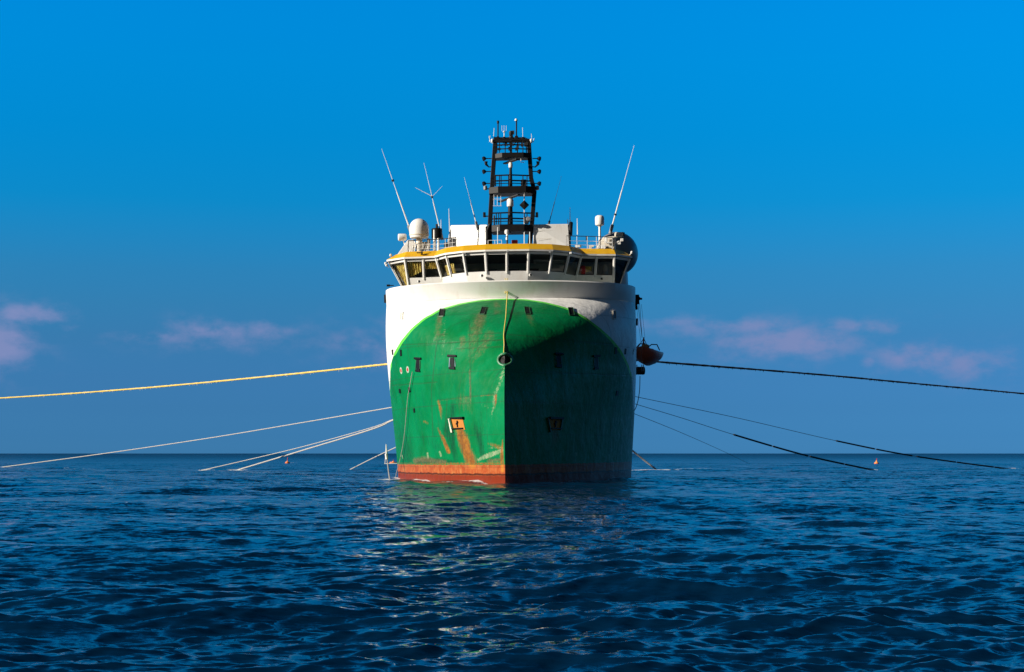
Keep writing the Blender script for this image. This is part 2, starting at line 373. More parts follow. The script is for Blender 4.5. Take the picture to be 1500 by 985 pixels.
# ------------------------------------------------------------------ hull
ZT, ZB_TOP, YEND = 14.42, 15.72, 59.0
NB, NSIDE = 230, 22
def sst(a, b, x): t = np.clip((x - a) / (b - a), 0, 1); return t * t * (3 - 2 * t)
def section(z):
    zc = np.clip(z, 0, ZT)
    Bm = 10.33 + .16 * np.sin(np.pi * zc / ZT) - .12 * (1 - zc / ZT) ** 2
    ys = 11.0 * np.clip((zc - 5.6) / (ZT - 5.6), 0, 1) ** 1.75 - .25 * np.sin(np.clip(zc / 7, 0, 1) * np.pi)
    ye = 25 - 7 * sst(0, ZT, zc)
    q = 1 + .8 * sst(9.0, 14.6, zc); p = 1.75 + .75 * sst(5, 14.4, zc)
    return Bm, ys, ye, q, p
def ring(z):
    Bm, ys, ye, q, p = section(z)
    u = np.linspace(0, 1, NB); t = u ** q * (1 - .0) if q > 1 else u
    t = np.minimum(1, t)
    x = Bm * (1 - (1 - t) ** p) ** (1 / q); y = ys + (ye - ys) * t
    sy = np.linspace(ye, YEND, NSIDE + 1)[1:]; sx = Bm * (1 - .10 * sst(40, YEND, sy))
    return np.concatenate([x, sx]), np.concatenate([y, sy])
zl = np.concatenate([np.linspace(-2.0, 0, 6)[:-1], np.linspace(0, 10, 125)[:-1], np.linspace(10, 13.4, 60)[:-1], np.linspace(13.4, ZT, 44)])
NH = NB + NSIDE; NRING = 2 * NH - 1
rings = []
for z in zl:
    x, y = ring(z)
    rings.append(np.stack([np.concatenate([-x[::-1], x[1:]]), np.concatenate([y[::-1], y[1:]]), np.full(NRING, z)], -1))
G = np.array(rings)                                   # levels x ring x 3
GM = np.array(MAT)
def to_px(p):
    w = p @ GM[:3, :3].T + GM[:3, 3]
    return HX + w[..., 0] * FPX / w[..., 1], HY - (w[..., 2] - CAM_H) * FPX / w[..., 1]
GPX, GPY = to_px(G)
dU = np.gradient(G, axis=1); dV = np.gradient(G, axis=0)
GN = np.cross(dU, dV); GN /= np.linalg.norm(GN, axis=-1, keepdims=True) + 1e-9
GN[np.sum(GN * np.array([0, 1., 0]), -1) > .2] *= -1
BOW = G[..., 1] < 26
def hull_at(px, py):
    """nearest point of the bow's skin on the line of sight through a photo pixel: position, sideways, up, outward"""
    d = (GPX - px) ** 2 + (GPY - py) ** 2; d[~BOW] = 1e9
    i, j = np.unravel_index(np.argmin(d), d.shape)
    p, n = Vector(G[i, j]), Vector(GN[i, j])
    if n.y > 0.05 and n.dot(Vector((p.x, -5, 0))) < 0: n = -n
    up = (Vector((0, 0, 1)) - n * n.z).normalized(); side = up.cross(n).normalized() * -1
    if side.x < 0: side = -side
    return p, side, up, n

# painted boundary of the green bow
ARC = [(571, 575), (570, 552), (572, 535), (578, 516), (588, 499), (602, 482), (620, 467), (645, 453), (675, 444.5), (705, 439.5), (740, 437.5), (770, 438.5), (800, 443), (830, 451), (855, 463),
       (878, 480), (895, 495), (910, 513), (920, 533), (926, 552), (927, 575)]
arc_p = []
for (a, b) in zip(ARC[:-1], ARC[1:]):
    for k in range(10):
        f = k / 10; arc_p.append(hull_at(a[0] + (b[0] - a[0]) * f, a[1] + (b[1] - a[1]) * f)[0])
arc_p.append(hull_at(*ARC[-1])[0])
AP = np.array(arc_p)
for _ in range(6): AP[1:-1] = .5 * AP[1:-1] + .25 * (AP[:-2] + AP[2:])
AP = np.concatenate([np.array([[AP[0, 0], 59, AP[0, 2]], [AP[0, 0], 50, AP[0, 2]], [AP[0, 0], 40, AP[0, 2]], [AP[0, 0], 30, AP[0, 2]]]), AP,
                     np.array([[AP[-1, 0], 30, AP[-1, 2]], [AP[-1, 0], 40, AP[-1, 2]], [AP[-1, 0], 50, AP[-1, 2]], [AP[-1, 0], 59, AP[-1, 2]]])])
flat = G.reshape(-1, 3)
best = np.full(len(flat), 1e9); sign = np.zeros(len(flat))
for a, b in zip(AP[:-1], AP[1:]):
    ab = b - a; t = np.clip(((flat - a) @ ab) / (ab @ ab + 1e-9), 0, 1)
    d = np.linalg.norm(flat - (a + t[:, None] * ab), axis=1)
    best = np.minimum(best, d)
fpx, fpy = GPX.ravel(), GPY.ravel()
apx, apy = to_px(AP[4:-4])
# inside the arc (green) = below the boundary line in elevation
zarc_l = np.interp(flat[:, 1], AP[3:4 + 110, 1][::-1], AP[3:4 + 110, 2][::-1]); zarc_r = np.interp(flat[:, 1], AP[-112:-3, 1], AP[-112:-3, 2])
ax_ = np.array([p[0] for p in ARC]); ay_ = np.array([p[1] for p in ARC])
order = np.argsort(ax_)
row = np.interp(fpx, ax_[order], ay_[order], left=600, right=600)
ins = np.where(flat[:, 1] < 26, fpy > row, flat[:, 2] < .5 * (AP[0, 2] + AP[-1, 2]))
arc_d = np.where(ins, best, -best)

# weathering and darker patches, each laid where it sits on the plating
rust = np.zeros(len(flat)); pale = np.zeros(len(flat)); grime_dark = np.zeros(len(flat)); seam = np.zeros(len(flat)); brown = np.zeros(len(flat))
bow_f = BOW.ravel()
def stroke(arr, pts, w, s, soft=1.0):
    out = np.zeros(len(flat))
    for (a, b) in zip(pts[:-1], pts[1:]):
        ax, ay, aw, as_ = a; bx, by, bw, bs = b
        vx, vy = bx - ax, by - ay
        t = np.clip(((fpx - ax) * vx + (fpy - ay) * vy) / (vx * vx + vy * vy + 1e-9), 0, 1)
        d = np.hypot(fpx - ax - t * vx, fpy - ay - t * vy)
        ww = (aw + (bw - aw) * t) * w; ss = (as_ + (bs - as_) * t) * s
        out = np.maximum(out, ss * np.exp(-(d / ww) ** (2 * soft)))
    np.maximum(arr, np.where(bow_f, out, 0), out=arr)
# anchor streaks
stroke(rust, [(672, 627, 7, .75), (677, 640, 9, 1), (684, 662, 9, .95), (692, 682, 8, .8)], 1, 1, 1.5)
stroke(rust, [(641, 627, 2, .5), (650, 645, 3, .9), (657, 662, 3.5, 1)], 1, 1, 1.5)
stroke(rust, [(642, 588, 3, .7), (645, 600, 3, .8), (647, 614, 2, .4)], 1, 1)
stroke(rust, [(726, 580, 2.5, .9), (726, 590, 2.2, .8), (724, 600, 2, .2)], 1, 1)
stroke(rust, [(640, 588, .9, .4), (680, 583, 1.0, .4), (727, 578.5, 1.0, .6)], 1, 1, 2)
stroke(rust, [(736, 645, 1.6, .6), (735, 662, 3, .9), (736, 690, 4, .9)], 1, 1)
stroke(rust, [(716, 650, 3, .5), (730, 655, 5, .7)], 1, 1)
stroke(brown, [(688, 540, 1.5, .6), (689, 580, 1.5, .8), (689, 592, 1.5, .5)], 1, 1)
stroke(brown, [(683, 586, 7, .5), (690, 604, 6, .3), (692, 618, 4, 0)], 1, 1)
stroke(brown, [(705, 463, 8, .85), (700, 476, 11, .65), (692, 500, 11, .5), (686, 528, 7, .25)], 1, 1)
stroke(brown, [(727, 447, 6, .6), (731, 449, 4, .5)], 1, 1); stroke(brown, [(727, 457, 5, .5), (732, 457, 4, .4)], 1, 1)
stroke(brown, [(644, 465, 5, .75), (642, 480, 6, .5), (639, 497, 5, .45)], 1, 1)
stroke(brown, [(642, 491, 8, .5), (648, 491, 8, .4)], .6, 1); stroke(rust, [(622, 618, 3, .6), (626, 620, 3, .5)], 1, 1)
stroke(brown, [(812, 630, 6, .7), (814, 640, 7, .7), (812, 660, 5, .3)], 1, 1); stroke(brown, [(775, 462, 5, .7), (780, 475, 6, .3)], 1, 1)
stroke(brown, [(899, 468, 2, .5), (899, 482, 3, .1)], 1, .9); stroke(brown, [(589, 470, 1.5, .4), (589, 480, 2, .0)], 1, 1)
stroke(grime_dark, [(612, 676, 6, .8), (630, 675, 6, .8), (650, 676, 5, .7), (666, 677, 4, .5)], 1, 1); stroke(grime_dark, [(712, 676, 5, .5), (726, 672, 4, .6), (735, 676, 4, .5)], 1, .9)
stroke(grime_dark, [(662, 600, 4, .5), (662, 630, 5, .9), (668, 676, 5, .7)], 1, .8); stroke(grime_dark, [(690, 600, 5, .2), (700, 635, 9, .75), (708, 670, 8, .7)], 1, .8)
stroke(grime_dark, [(580, 552, 6, .5), (585, 562, 6, .4), (600, 556, 6, .3)], 1, .6)
stroke(grime_dark, [(588, 590, 10, .4), (590, 630, 16, .6), (596, 672, 20, .7)], 1, .8); stroke(grime_dark, [(620, 640, 12, .4), (640, 655, 12, .5)], 1, .8); stroke(grime_dark, [(664, 596, 10, .6), (655, 630, 9, .7), (664, 660, 8, .6)], 1, .9); stroke(grime_dark, [(700, 592, 12, .35), (705, 640, 14, .55)], 1, .8); stroke(brown, [(682, 650, 5, .6), (694, 676, 7, .8)], 1, .9); stroke(brown, [(676, 588, 14, .4), (680, 600, 10, .3)], 1, .9)  # broad strokes darkening the green at lower left and round the anchor panel
stroke(brown, [(608, 675, 4, .9), (622, 673, 5, .9), (638, 676, 4, .8), (652, 677, 3, .8)], 1, 1); stroke(brown, [(716, 676, 3, .9), (732, 674, 3, .8)], 1, 1); stroke(rust, [(586, 679, 1.6, .5), (640, 679.5, 2.2, .6), (690, 679.5, 2.5, .7), (736, 679, 2.2, .7)], 1, 1)
stroke(pale, [(700, 590, 3, .3), (722, 600, 4, .4), (716, 625, 3, .2)], 1, .8)
stroke(brown, [(678, 497, 6, .7), (676, 512, 6, .4)], 1, 1); stroke(brown, [(718, 490, 10, .55), (705, 512, 8, .6), (692, 530, 6, .3)], 1, .9)
stroke(pale, [(733, 560, 3, .5), (726, 575, 3, .7), (722, 600, 3, .6), (720, 620, 2, .2)], 1, 1); stroke(pale, [(738, 540, 4, .5), (734, 556, 5, .7)], 1, .9)
stroke(pale, [(700, 674, 3, .7), (715, 668, 4, 1.2), (735, 660, 3, 1.1)], 1, 1, 1.3); stroke(pale, [(712, 657, 1.0, .6), (736, 656, 1.0, .7)], 1, 1)
stroke(pale, [(652, 466, 2, .4), (650, 500, 3, .4), (646, 545, 2, .1)], 1, .8)
stroke(pale, [(626, 664, 1.2, 1.0), (627, 671, 1.6, 1.2)], 1, 1.1, 1.6); stroke(pale, [(644, 662, 1.4, 1.2), (646, 668, 1.4, 1.2)], 1, 1.1, 1.6); stroke(pale, [(589, 667, 1, .8), (590, 672, 1, .8)], 1, 1)
stroke(pale, [(844, 664, 1.6, 1), (844, 668, 1.4, 1)], 1, .8, 1.6); stroke(pale, [(868, 662, 1.4, .7), (869, 666, 1.2, .6)], 1, .7); stroke(pale, [(848, 622, 1.5, .6), (850, 621, 1.5, .6)], 1, .8)
stroke(pale, [(746, 668, 3, .6), (770, 670, 3, .5), (790, 674, 2.5, .3)], 1, .6); stroke(pale, [(866, 600, 7, .3), (872, 615, 7, .25), (890, 600, 5, .2)], 1, .5)
for a, b in (((690, 490), (735, 488)), ((640, 491), (655, 489.5)), ((636, 499), (650, 497)), ((580, 506), (733, 498.5)), ((688, 470), (689, 545)), ((700, 478), (700, 515)), ((668, 511), (735, 508)),
             ((641, 586.5), (727, 577)), ((689, 540), (689, 583)), ((655, 584), (652, 640)), ((745, 490), (900, 505)), ((745, 545), (925, 550)), ((640, 500), (632, 570)), ((632, 570), (634, 640)), ((575, 565), (640, 560))):
    stroke(seam, [(a[0], a[1], 1, 1), (b[0], b[1], 1, 1)], .85, .8, 2)

def hull_mesh():
    nl = len(zl)
    i = np.arange(nl - 1)[:, None]; j = np.arange(NRING - 1)[None]
    q = np.stack([i * NRING + j, i * NRING + j + 1, (i + 1) * NRING + j + 1, (i + 1) * NRING + j], -1).reshape(-1, 4)
    faces = [tuple(f) for f in q.tolist()]
    faces.append(tuple(range(NRING)))                                           # bottom
    a = [k * NRING for k in range(nl)]; b = [k * NRING + NRING - 1 for k in range(nl)]
    faces += [(a[k], a[k + 1], b[k + 1], b[k]) for k in range(nl - 1)]           # transom
    me = bpy.data.meshes.new('hull'); me.from_pydata(flat.tolist(), [], faces); me.update()
    for nm, arr in (('arc', arc_d), ('rust', rust), ('pale', pale), ('grime_dark', grime_dark), ('seam', seam), ('brown', brown)):
        at = me.attributes.new(nm, 'FLOAT', 'POINT'); at.data.foreach_set('value', arr.astype(np.float32))
    bm = bmesh.new(); bm.from_mesh(me)
    bmesh.ops.recalc_face_normals(bm, faces=bm.faces)
    for f in bm.faces: f.smooth = len(f.verts) == 4
    for e in bm.edges:
        v0, v1 = e.verts
        if abs(v0.co.x) < 1e-4 and abs(v1.co.x) < 1e-4 and v0.co.z < 10.5: e.smooth = False
        if v0.co.y > YEND - .01 and v1.co.y > YEND - .01: e.smooth = False
    bm.to_mesh(me); bm.free()
    o = bpy.data.objects.new('hull', me); COL.objects.link(o); o.parent = ship
    return o
def hull_material():
    t = NT('hull_paint')
    tc = t.mk('ShaderNodeTexCoord'); sp = t.mk('ShaderNodeSeparateXYZ'); t.link(tc.outputs['Object'], sp.inputs[0])
    z = sp.outputs[2]
    fine = t.noise(2.2, 9, .72); streak = t.noise(1.1, 8, .7, (1, 1, .12)); broad = t.noise(.42, 5, .6, (1, 1, .7)); speck = t.noise(6, 6, .75)
    arc = t.math('ADD', t.attr('arc'), t.math('MULTIPLY', t.math('SUBTRACT', speck, .5), .02))
    green = t.mix(t.rng(broad, .35, .68), (.0005, .205, .066), (.001, .150, .036))
    green = t.mix(t.math('MULTIPLY', t.rng(streak, .5, .78), .55), green, (.0015, .12, .05))
    green = t.mix(t.math('MULTIPLY', t.rng(fine, .6, .8), .22), green, (.05, .26, .14))
    def stain(attr, lo, hi, col, base, nz, amt=1.2, k=1.0):
        a = t.attr(attr)
        m = t.math('MULTIPLY', t.rng(t.math('ADD', a, t.math('MULTIPLY', t.math('SUBTRACT', nz, .5), amt)), lo, hi), t.math('MULTIPLY', t.rng(a, .02, .3), k))
        return t.mix(m, base, col)
    vert_noise = t.math('ADD', t.math('MULTIPLY', t.noise(3.0, 10, .78, (1.6, 1.6, .22)), .6), t.math('MULTIPLY', t.noise(5.5, 8, .8), .4))
    g2 = stain('grime_dark', .25, .8, (.006, .045, .022), green, vert_noise, 2.2, .8)
    g2 = stain('pale', .35, .8, t.mix(t.rng(fine, .4, .6), (.16, .30, .15), (.38, .40, .26)), g2, t.math('ADD', t.math('MULTIPLY', vert_noise, .5), t.math('MULTIPLY', speck, .5)), 4.2, .72)
    g2 = stain('brown', .15, .95, t.mix(t.rng(speck, .4, .65), (.10, .085, .04), (.22, .19, .09)), g2, vert_noise, 2.6, .50)
    rcol = t.mix(t.rng(fine, .4, .65), (.24, .065, .012), (.42, .15, .018))
    g2 = stain('brown', .15, .95, t.mix(t.rng(speck, .4, .65), (.10, .085, .04), (.22, .19, .09)), g2, vert_noise, 2.6, .50)
    rcol = t.mix(t.rng(speck, .52, .7), rcol, (.10, .032, .012))
    g2 = stain('rust', .3, .85, rcol, g2, vert_noise, 2.8, .85)
    g2 = t.mix(t.math('MULTIPLY', t.attr('seam'), .5), g2, (.03, .045, .02))
    white = t.mix(t.math('MULTIPLY', t.rng(streak, .5, .8), .3), (.84, .83, .81), (.60, .52, .43))
    white = stain('rust', .3, .8, (.42, .27, .14), white, vert_noise, 1.2, .7)
    white = stain('brown', .2, .9, (.42, .33, .22), white, vert_noise, 1.0, .6)
    lime = t.mix(t.rng(fine, .4, .7), (.15, .68, .08), (.09, .52, .06))
    top = t.mix(t.rng(arc, -.012, .012), white, lime)
    top = t.mix(t.rng(arc, .25, .28), top, g2)
    # boot topping: faded red oxide, darker where the water keeps it wet
    red = t.mix(t.rng(fine, .35, .7), (.34, .062, .016), (.46, .13, .04))
    red = t.mix(t.rng(t.noise(1.5, 7, .7, (1, 1, .5)), .5, .75), red, (.50, .22, .07))
    wet = t.math('ADD', z, t.math('MULTIPLY', t.math('SUBTRACT', t.noise(1.2, 6, .7), .5), .35))
    red = t.mix(t.rng(wet, .62, .50), red, (.20, .028, .008))
    red = t.mix(t.math('MULTIPLY', t.rng(wet, .75, .66), t.rng(wet, .52, .62)), red, (.07, .018, .008))
    red = t.mix(t.rng(t.attr('rust'), .4, .9), red, (.50, .19, .03))
    zed = t.math('ADD', z, t.math('MULTIPLY', t.math('SUBTRACT', fine, .5), .30))
    col = t.mix(t.rng(zed, 1.36, 1.33), top, red)
    t.link(col, t.p.inputs['Base Color'])
    t.link(t.rng(fine, .3, .7, .30, .5), t.p.inputs['Roughness']); t.p.inputs['Specular IOR Level'].default_value = .15
    def pulse(v, per, w):
        f = t.math('ABSOLUTE', t.math('SUBTRACT', t.math('FRACT', t.math('DIVIDE', v, per)), .5)); return t.rng(f, w / per, .3 * w / per)
    plates = t.math('MAXIMUM', pulse(z, 2.35, .06), pulse(sp.outputs[1], 3.1, .06))
    col = t.mix(t.math('MULTIPLY', plates, t.rng(streak, .3, .7, .10, .35)), col, (.03, .035, .025))
    t.link(col, t.p.inputs['Base Color'])
    dent = t.math('ADD', t.math('MULTIPLY', broad, 1.0), t.math('MULTIPLY', fine, .015))
    dent = t.math('SUBTRACT', dent, t.math('MULTIPLY', t.attr('seam'), .06))
    t.bump(dent, .5, .3)
    return t.m
_wx, _wy = ring(0.0)
build_water([tuple((MAT @ Vector((sg * float(_wx[i]), float(_wy[i]), 0)))[:2]) for sg in (-1, 1) for i in range(0, NB, 5)])
hull = hull_mesh(); M['hull'] = hull_material(); hull.data.materials.append(M['hull'])
def part(mb, name, mat, parent=None, **k): return mb.build(name, M[mat] if isinstance(mat, str) else mat, parent or ship, **k)

# bulwark above the knuckle, following the top of the bow
tx, ty = ring(ZT)
idx = [i for i in range(len(tx)) if ty[i] < 42]
loop = [(-tx[i], ty[i]) for i in reversed(idx)] + [(tx[i], ty[i]) for i in idx[1:]]
def bulwark():
    m = MB(); n = len(loop); v = []
    for k, (dz, o) in enumerate(((0, .01), (.5, .06), (ZB_TOP - ZT - .10, .14), (ZB_TOP - ZT, .12), (ZB_TOP - ZT, -.02), (.05, -.12))):
        for x, y in loop:
            s = 1 + o / 11; hh = dz * (1 - .85 * float(sst(24, 40, y)))
            v.append((x * (1 + o / 40), y - o * 5.2 * max(0, 1 - (y - 11) / 7), ZT + hh))
    f = [(r * n + i, r * n + i + 1, (r + 1) * n + i + 1, (r + 1) * n + i) for r in range(5) for i in range(n - 1)]
    m.add(v, f); return part(m, 'bulwark', 'white', smooth=True)
bulwark()
m = MB(); full = [(-tx[i], ty[i], ZT - .06) for i in range(len(tx) - 1, -1, -1)] + [(tx[i], ty[i], ZT - .06) for i in range(1, len(tx))]
m.add([(x * .995, y + .04, z) for x, y, z in full], [tuple(range(len(full)))]); part(m, 'deck', 'deck')
# main deckhouse behind the bridge
m = MB(); m.box((0, 30, 16.4), (17.6, 22, 4.2)); m.box((0, 27, 18.6), (15, 12, .5)); part(m, 'deckhouse', 'white', bevel=.08)
for s in (-1, 1):
    for k in range(5):
        m = MB(); m.box((s * 8.82, 22 + k * 4, 16.6), (.08, 1.0, .8)); part(m, 'deckhouse_window', 'console', bevel=.03)

# ------------------------------------------------------------------ bridge
ZBASE, ZSILL, ZROOF = 15.5, 16.74, 18.22
PIL = [(583.5, 569, 17.4), (596.5, 592.5, 15.9), (621, 620, 15.7), (646, 638, 15.4), (660, 653, 13.8), (682.5, 678, 12.75), (712.5, 711, 12.25), (742.5, 742.5, 12.2), (773.5, 774.5, 12.25),
       (805, 809, 12.75), (828, 834.5, 13.8), (845, 852, 15.4), (872, 874, 15.7), (899, 900, 15.9), (913, 923.5, 17.4)]
LEAN = .34
sill = [PX_(a, y, ZSILL) for a, b, y in PIL]; topp = [PX_(b, y - LEAN, ZROOF) for a, b, y in PIL]
base = [s + (s - t) * ((ZSILL - ZBASE) / (ZROOF - ZSILL)) for s, t in zip(sill, topp)]
def inward(i):
    e = topp[i + 1] - topp[i]; h = topp[i] - sill[i]; n = e.cross(h).normalized()
    return n if n.y > 0 else -n
def lerp(a, b, t): return a + (b - a) * t
def facet(i, s, t):       # point on facet i: s across, t 0 at the base, 1 under the roof
    return lerp(lerp(base[i], base[i + 1], s), lerp(topp[i], topp[i + 1], s), t)
wall, NF = MB(), len(PIL) - 1
TS = (ZSILL - ZBASE) / (ZROOF - ZBASE)
WINS = []
for i in range(NF):
    n = inward(i); low = TS - .03 if 0 < i < NF - 1 else .06
    if i in (3, 10): low = TS - .055
    hi = .905
    L = (sill[i + 1] - sill[i]).length; mg = .115 / L
    wall.slab([facet(i, 0, 0), facet(i, 1, 0), facet(i, 1, low), facet(i, 0, low)], n * .12)
    wall.slab([facet(i, 0, hi), facet(i, 1, hi), facet(i, 1, 1), facet(i, 0, 1)], n * .12)
    WINS.append((i, mg, 1 - mg, low, hi, n))
    wall.slab([facet(i, 0, low), facet(i, mg, low), facet(i, mg, hi), facet(i, 0, hi)], n * .12)
    wall.slab([facet(i, 1 - mg, low), facet(i, 1, low), facet(i, 1, hi), facet(i, 1 - mg, hi)], n * .12)
for k, sgn in ((0, -1), (NF, 1)):                       # wing sides running aft
    a, b = base[k], topp[k]
    q = [a, a + Vector((0, 6, 0)), b + Vector((0, 6, 0)), b]
    wall.slab(q, Vector((-sgn * .12, 0, 0)))
bw = part(wall, 'bridge_wall', 'white')
for i in range(NF):                                     # raised mullions, rounded white posts between the panes
    m = MB(); w = .14 if i not in (2, 7, 12) else .10
    a, b = facet(i, 0, .10 if i in (0, 1, 13) else TS - .1), facet(i, 0, .985)
    n = (inward(i) + inward(max(i - 1, 0))).normalized()
    m.bar(a - n * .03, b - n * .03, w, .10); part(m, 'window_post', 'white', bevel=.025)
m = MB(); m.bar(facet(NF - 1, 1, .1), facet(NF - 1, 1, .985), .15, .12)
part(m, 'window_post', 'white', bevel=.025)
for i, s0, s1, t0, t1, n in WINS:
    g = MB(); c = [facet(i, s0, t0), facet(i, s1, t0), facet(i, s1, t1), facet(i, s0, t1)]
    g.slab([p + n * .085 for p in c], n * .02)
    wo = part(g, 'bridge_window', 'glass')
    fr = MB(); cs = (c[0] + c[1] + c[2] + c[3]) / 4
    for a, b in zip(c, c[1:] + c[:1]):
        a2, b2 = a + (cs - a).normalized() * .03, b + (cs - b).normalized() * .03
        fr.bar(a2 + n * .06, b2 + n * .06, .055, .04)
    part(fr, 'window_gasket', 'black', wo)
# roof: white eave, sloping yellow fascia, flat top
outer = [t + (t - s).normalized() * .02 - inward(min(i, NF - 1)) * .14 for i, (s, t) in enumerate(zip(sill, topp))]
outer[0].x -= .05; outer[-1].x += .05
aft_l, aft_r = outer[0] + Vector((.2, 6.2, 0)), outer[-1] + Vector((-.2, 6.2, 0))
ol = [aft_l] + outer + [aft_r]
def flatz(p, z): return Vector((p.x, p.y, z))
inner = []
for i, p in enumerate(ol):
    q = flatz(p, ZROOF + .70)
    if i in (0, len(ol) - 1): q = Vector((p.x * .93, p.y - .3, ZROOF + .62))
    elif i in (1, len(ol) - 2): q = Vector((p.x * .93, p.y + .6, ZROOF + .60))
    elif i in (2, 3, len(ol) - 3, len(ol) - 4): q = Vector((p.x * .985, p.y + .9, ZROOF + .66))
    elif i in (4, len(ol) - 5): q = Vector((p.x * .97, p.y + 1.1, ZROOF + .68))
    else: q = Vector((p.x * .97, p.y + 1.15, ZROOF + .70))
    inner.append(q)
m = MB(); n = len(ol)
m.add([flatz(p, ZROOF + .10) for p in ol] + inner, [(i, i + 1, n + i + 1, n + i) for i in range(n - 1)] + [(n - 1, 0, n, 2 * n - 1)])
roof = part(m, 'bridge_roof', 'yellow')
m = MB(); m.add([flatz(p, ZROOF - .04) for p in ol] + [flatz(p, ZROOF + .096) for p in ol], [(i, i + 1, n + i + 1, n + i) for i in range(n - 1)] + [tuple(range(n)), (n - 1, 0, n, 2 * n - 1)])
part(m, 'eave', 'white', roof)
m = MB(); m.add([p - Vector((0, 0, .004)) for p in inner], [tuple(range(n))]); part(m, 'roof_deck', 'grey', roof)
# inside the bridge
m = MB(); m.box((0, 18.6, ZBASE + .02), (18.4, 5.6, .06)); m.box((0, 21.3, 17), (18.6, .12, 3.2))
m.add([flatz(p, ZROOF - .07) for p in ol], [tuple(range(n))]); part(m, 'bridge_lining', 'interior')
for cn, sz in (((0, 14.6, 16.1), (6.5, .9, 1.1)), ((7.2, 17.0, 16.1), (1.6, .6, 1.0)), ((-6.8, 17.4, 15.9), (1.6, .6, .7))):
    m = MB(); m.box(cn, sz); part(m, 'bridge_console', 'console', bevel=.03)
for x in (-1.4, .4, 2.0):
    m = MB(); m.box((x, 14.5, 16.85), (.8, .12, .5)); part(m, 'bridge_monitor', 'console', bevel=.02)
m = MB(); m.lathe([(.05, 0), (.06, .7), (.24, .8), (.26, 1.0), (.22, 1.6), (.12, 1.75)], PX_(887, 16.9, 15.9), n=12); part(m, 'helm_chair', 'cream', smooth=True)
# golden sun blinds gathered behind the left wing windows
rr = random.Random(4)
def blind(i, s0, s1, t0, t1, back, slope=0.0):
    mm = MB(); nn = inward(i); v = []; NX, NZ = 26, 9
    for b in range(NZ + 1):
        for a in range(NX + 1):
            s = s0 + (s1 - s0) * a / NX; lo = t0 + slope * (a / NX); t = lo + (t1 - lo) * b / NZ
            d = back + .07 * math.sin(a * 1.7 + b * .25) + rr.uniform(-.02, .02)
            v.append(facet(i, s, t) + nn * d)
    mm.add(v, [(b * (NX + 1) + a, b * (NX + 1) + a + 1, (b + 1) * (NX + 1) + a + 1, (b + 1) * (NX + 1) + a) for b in range(NZ) for a in range(NX)])
    part(mm, 'sun_blind', 'gold')
blind(0, .02, .98, .05, .93, .32); blind(1, .0, .97, .40, .93, .24, .22); blind(2, .03, .97, .66, .93, .24); blind(3, .05, .9, .36, .7, .5)
blind(11, .05, .85, .42, .66, .35, .1)
m = MB(); c = facet(11, .28, .6) + Vector((0, .30, 0)); m.lathe([(.05, 0), (.2, .1), (.24, .4), (.18, .7), (.08, .78)], c + Vector((0, 0, -.45)), n=12); part(m, 'hanging_jacket', 'red', smooth=True)
# hooded lamps under the sill
for px, y in ((613, 15.6), (705, 12.3), (776, 12.3), (880, 15.7)):
    c = PX_(px, y, 16.28); lo = MB(); lo.lathe([(.05, 0), (.10, .05), (.13, .18), (.10, .24)], c + Vector((0, -.06, 0)), (.35, -1, .15), 12); lm = part(lo, 'sill_lamp', 'white', smooth=True)
    le = MB(); le.lathe([(.09, 0), (.07, .02)], c + Vector((.08, -.30, .035)), (.35, -1, .15), 12); part(le, 'lens', 'darkgrey', lm)
for px, y in ((640, 15.2), (681, 12.8), (744, 12.0), (836, 13.4), (806, 12.6)):   # small floodlights under the eave
    c = PX_(px, y - .55, 18.10); lo = MB(); lo.box(c, (.20, .18, .16)); part(lo, 'eave_lamp', 'grey' if px != 836 else 'white', bevel=.03)

# ------------------------------------------------------------------ roof fittings
ZR = ZROOF + .66
def rail(pts, h, posts, mat='white', levels=(1.0, .55), r=.017, parent=None, name='railing'):
    m = MB(); pts = [Vector(p) for p in pts]
    for l in levels: m.tube([p + Vector((0, 0, h * l)) for p in pts], r, 6)
    for k in range(posts):
        t = k / (posts - 1) * (len(pts) - 1); i = min(int(t), len(pts) - 2); p = pts[i] + (pts[i + 1] - pts[i]) * (t - i)
        m.tube([p, p + Vector((0, 0, h))], r * 1.25, 6)
    return part(m, name, mat, parent)
yR = 16.2
a, b, c = PX_(598, yR + .3, ZR - .1), PX_(650, yR, ZR - .05), PX_(668, yR - .6, ZR)
rail([a, b, c], 1.02, 8, levels=(.62, .3)); rail([a + Vector((0, .02, 0)), b + Vector((0, .02, 0)), c + Vector((0, .02, 0))], 1.03, 2, 'darkgrey', (1.0,), .035)
a, b, c = PX_(830, yR - .5, ZR), PX_(868, yR, ZR), PX_(897, yR, ZR - .1)
rail([a, b, c], 1.0, 6, levels=(.62, .3)); rail([a + Vector((0, .02, 0)), b + Vector((0, .02, 0)), c + Vector((0, .02, 0))], 1.02, 2, 'darkgrey', (1.0,), .03)
rail([PX_(715, 14.4, ZR), PX_(735, 14.3, ZR)], .55, 3, levels=(1.0,), r=.018); rail([PX_(729, 14.2, ZR), PX_(735, 14.2, ZR)], .25, 3, levels=(1.0,), r=.018)

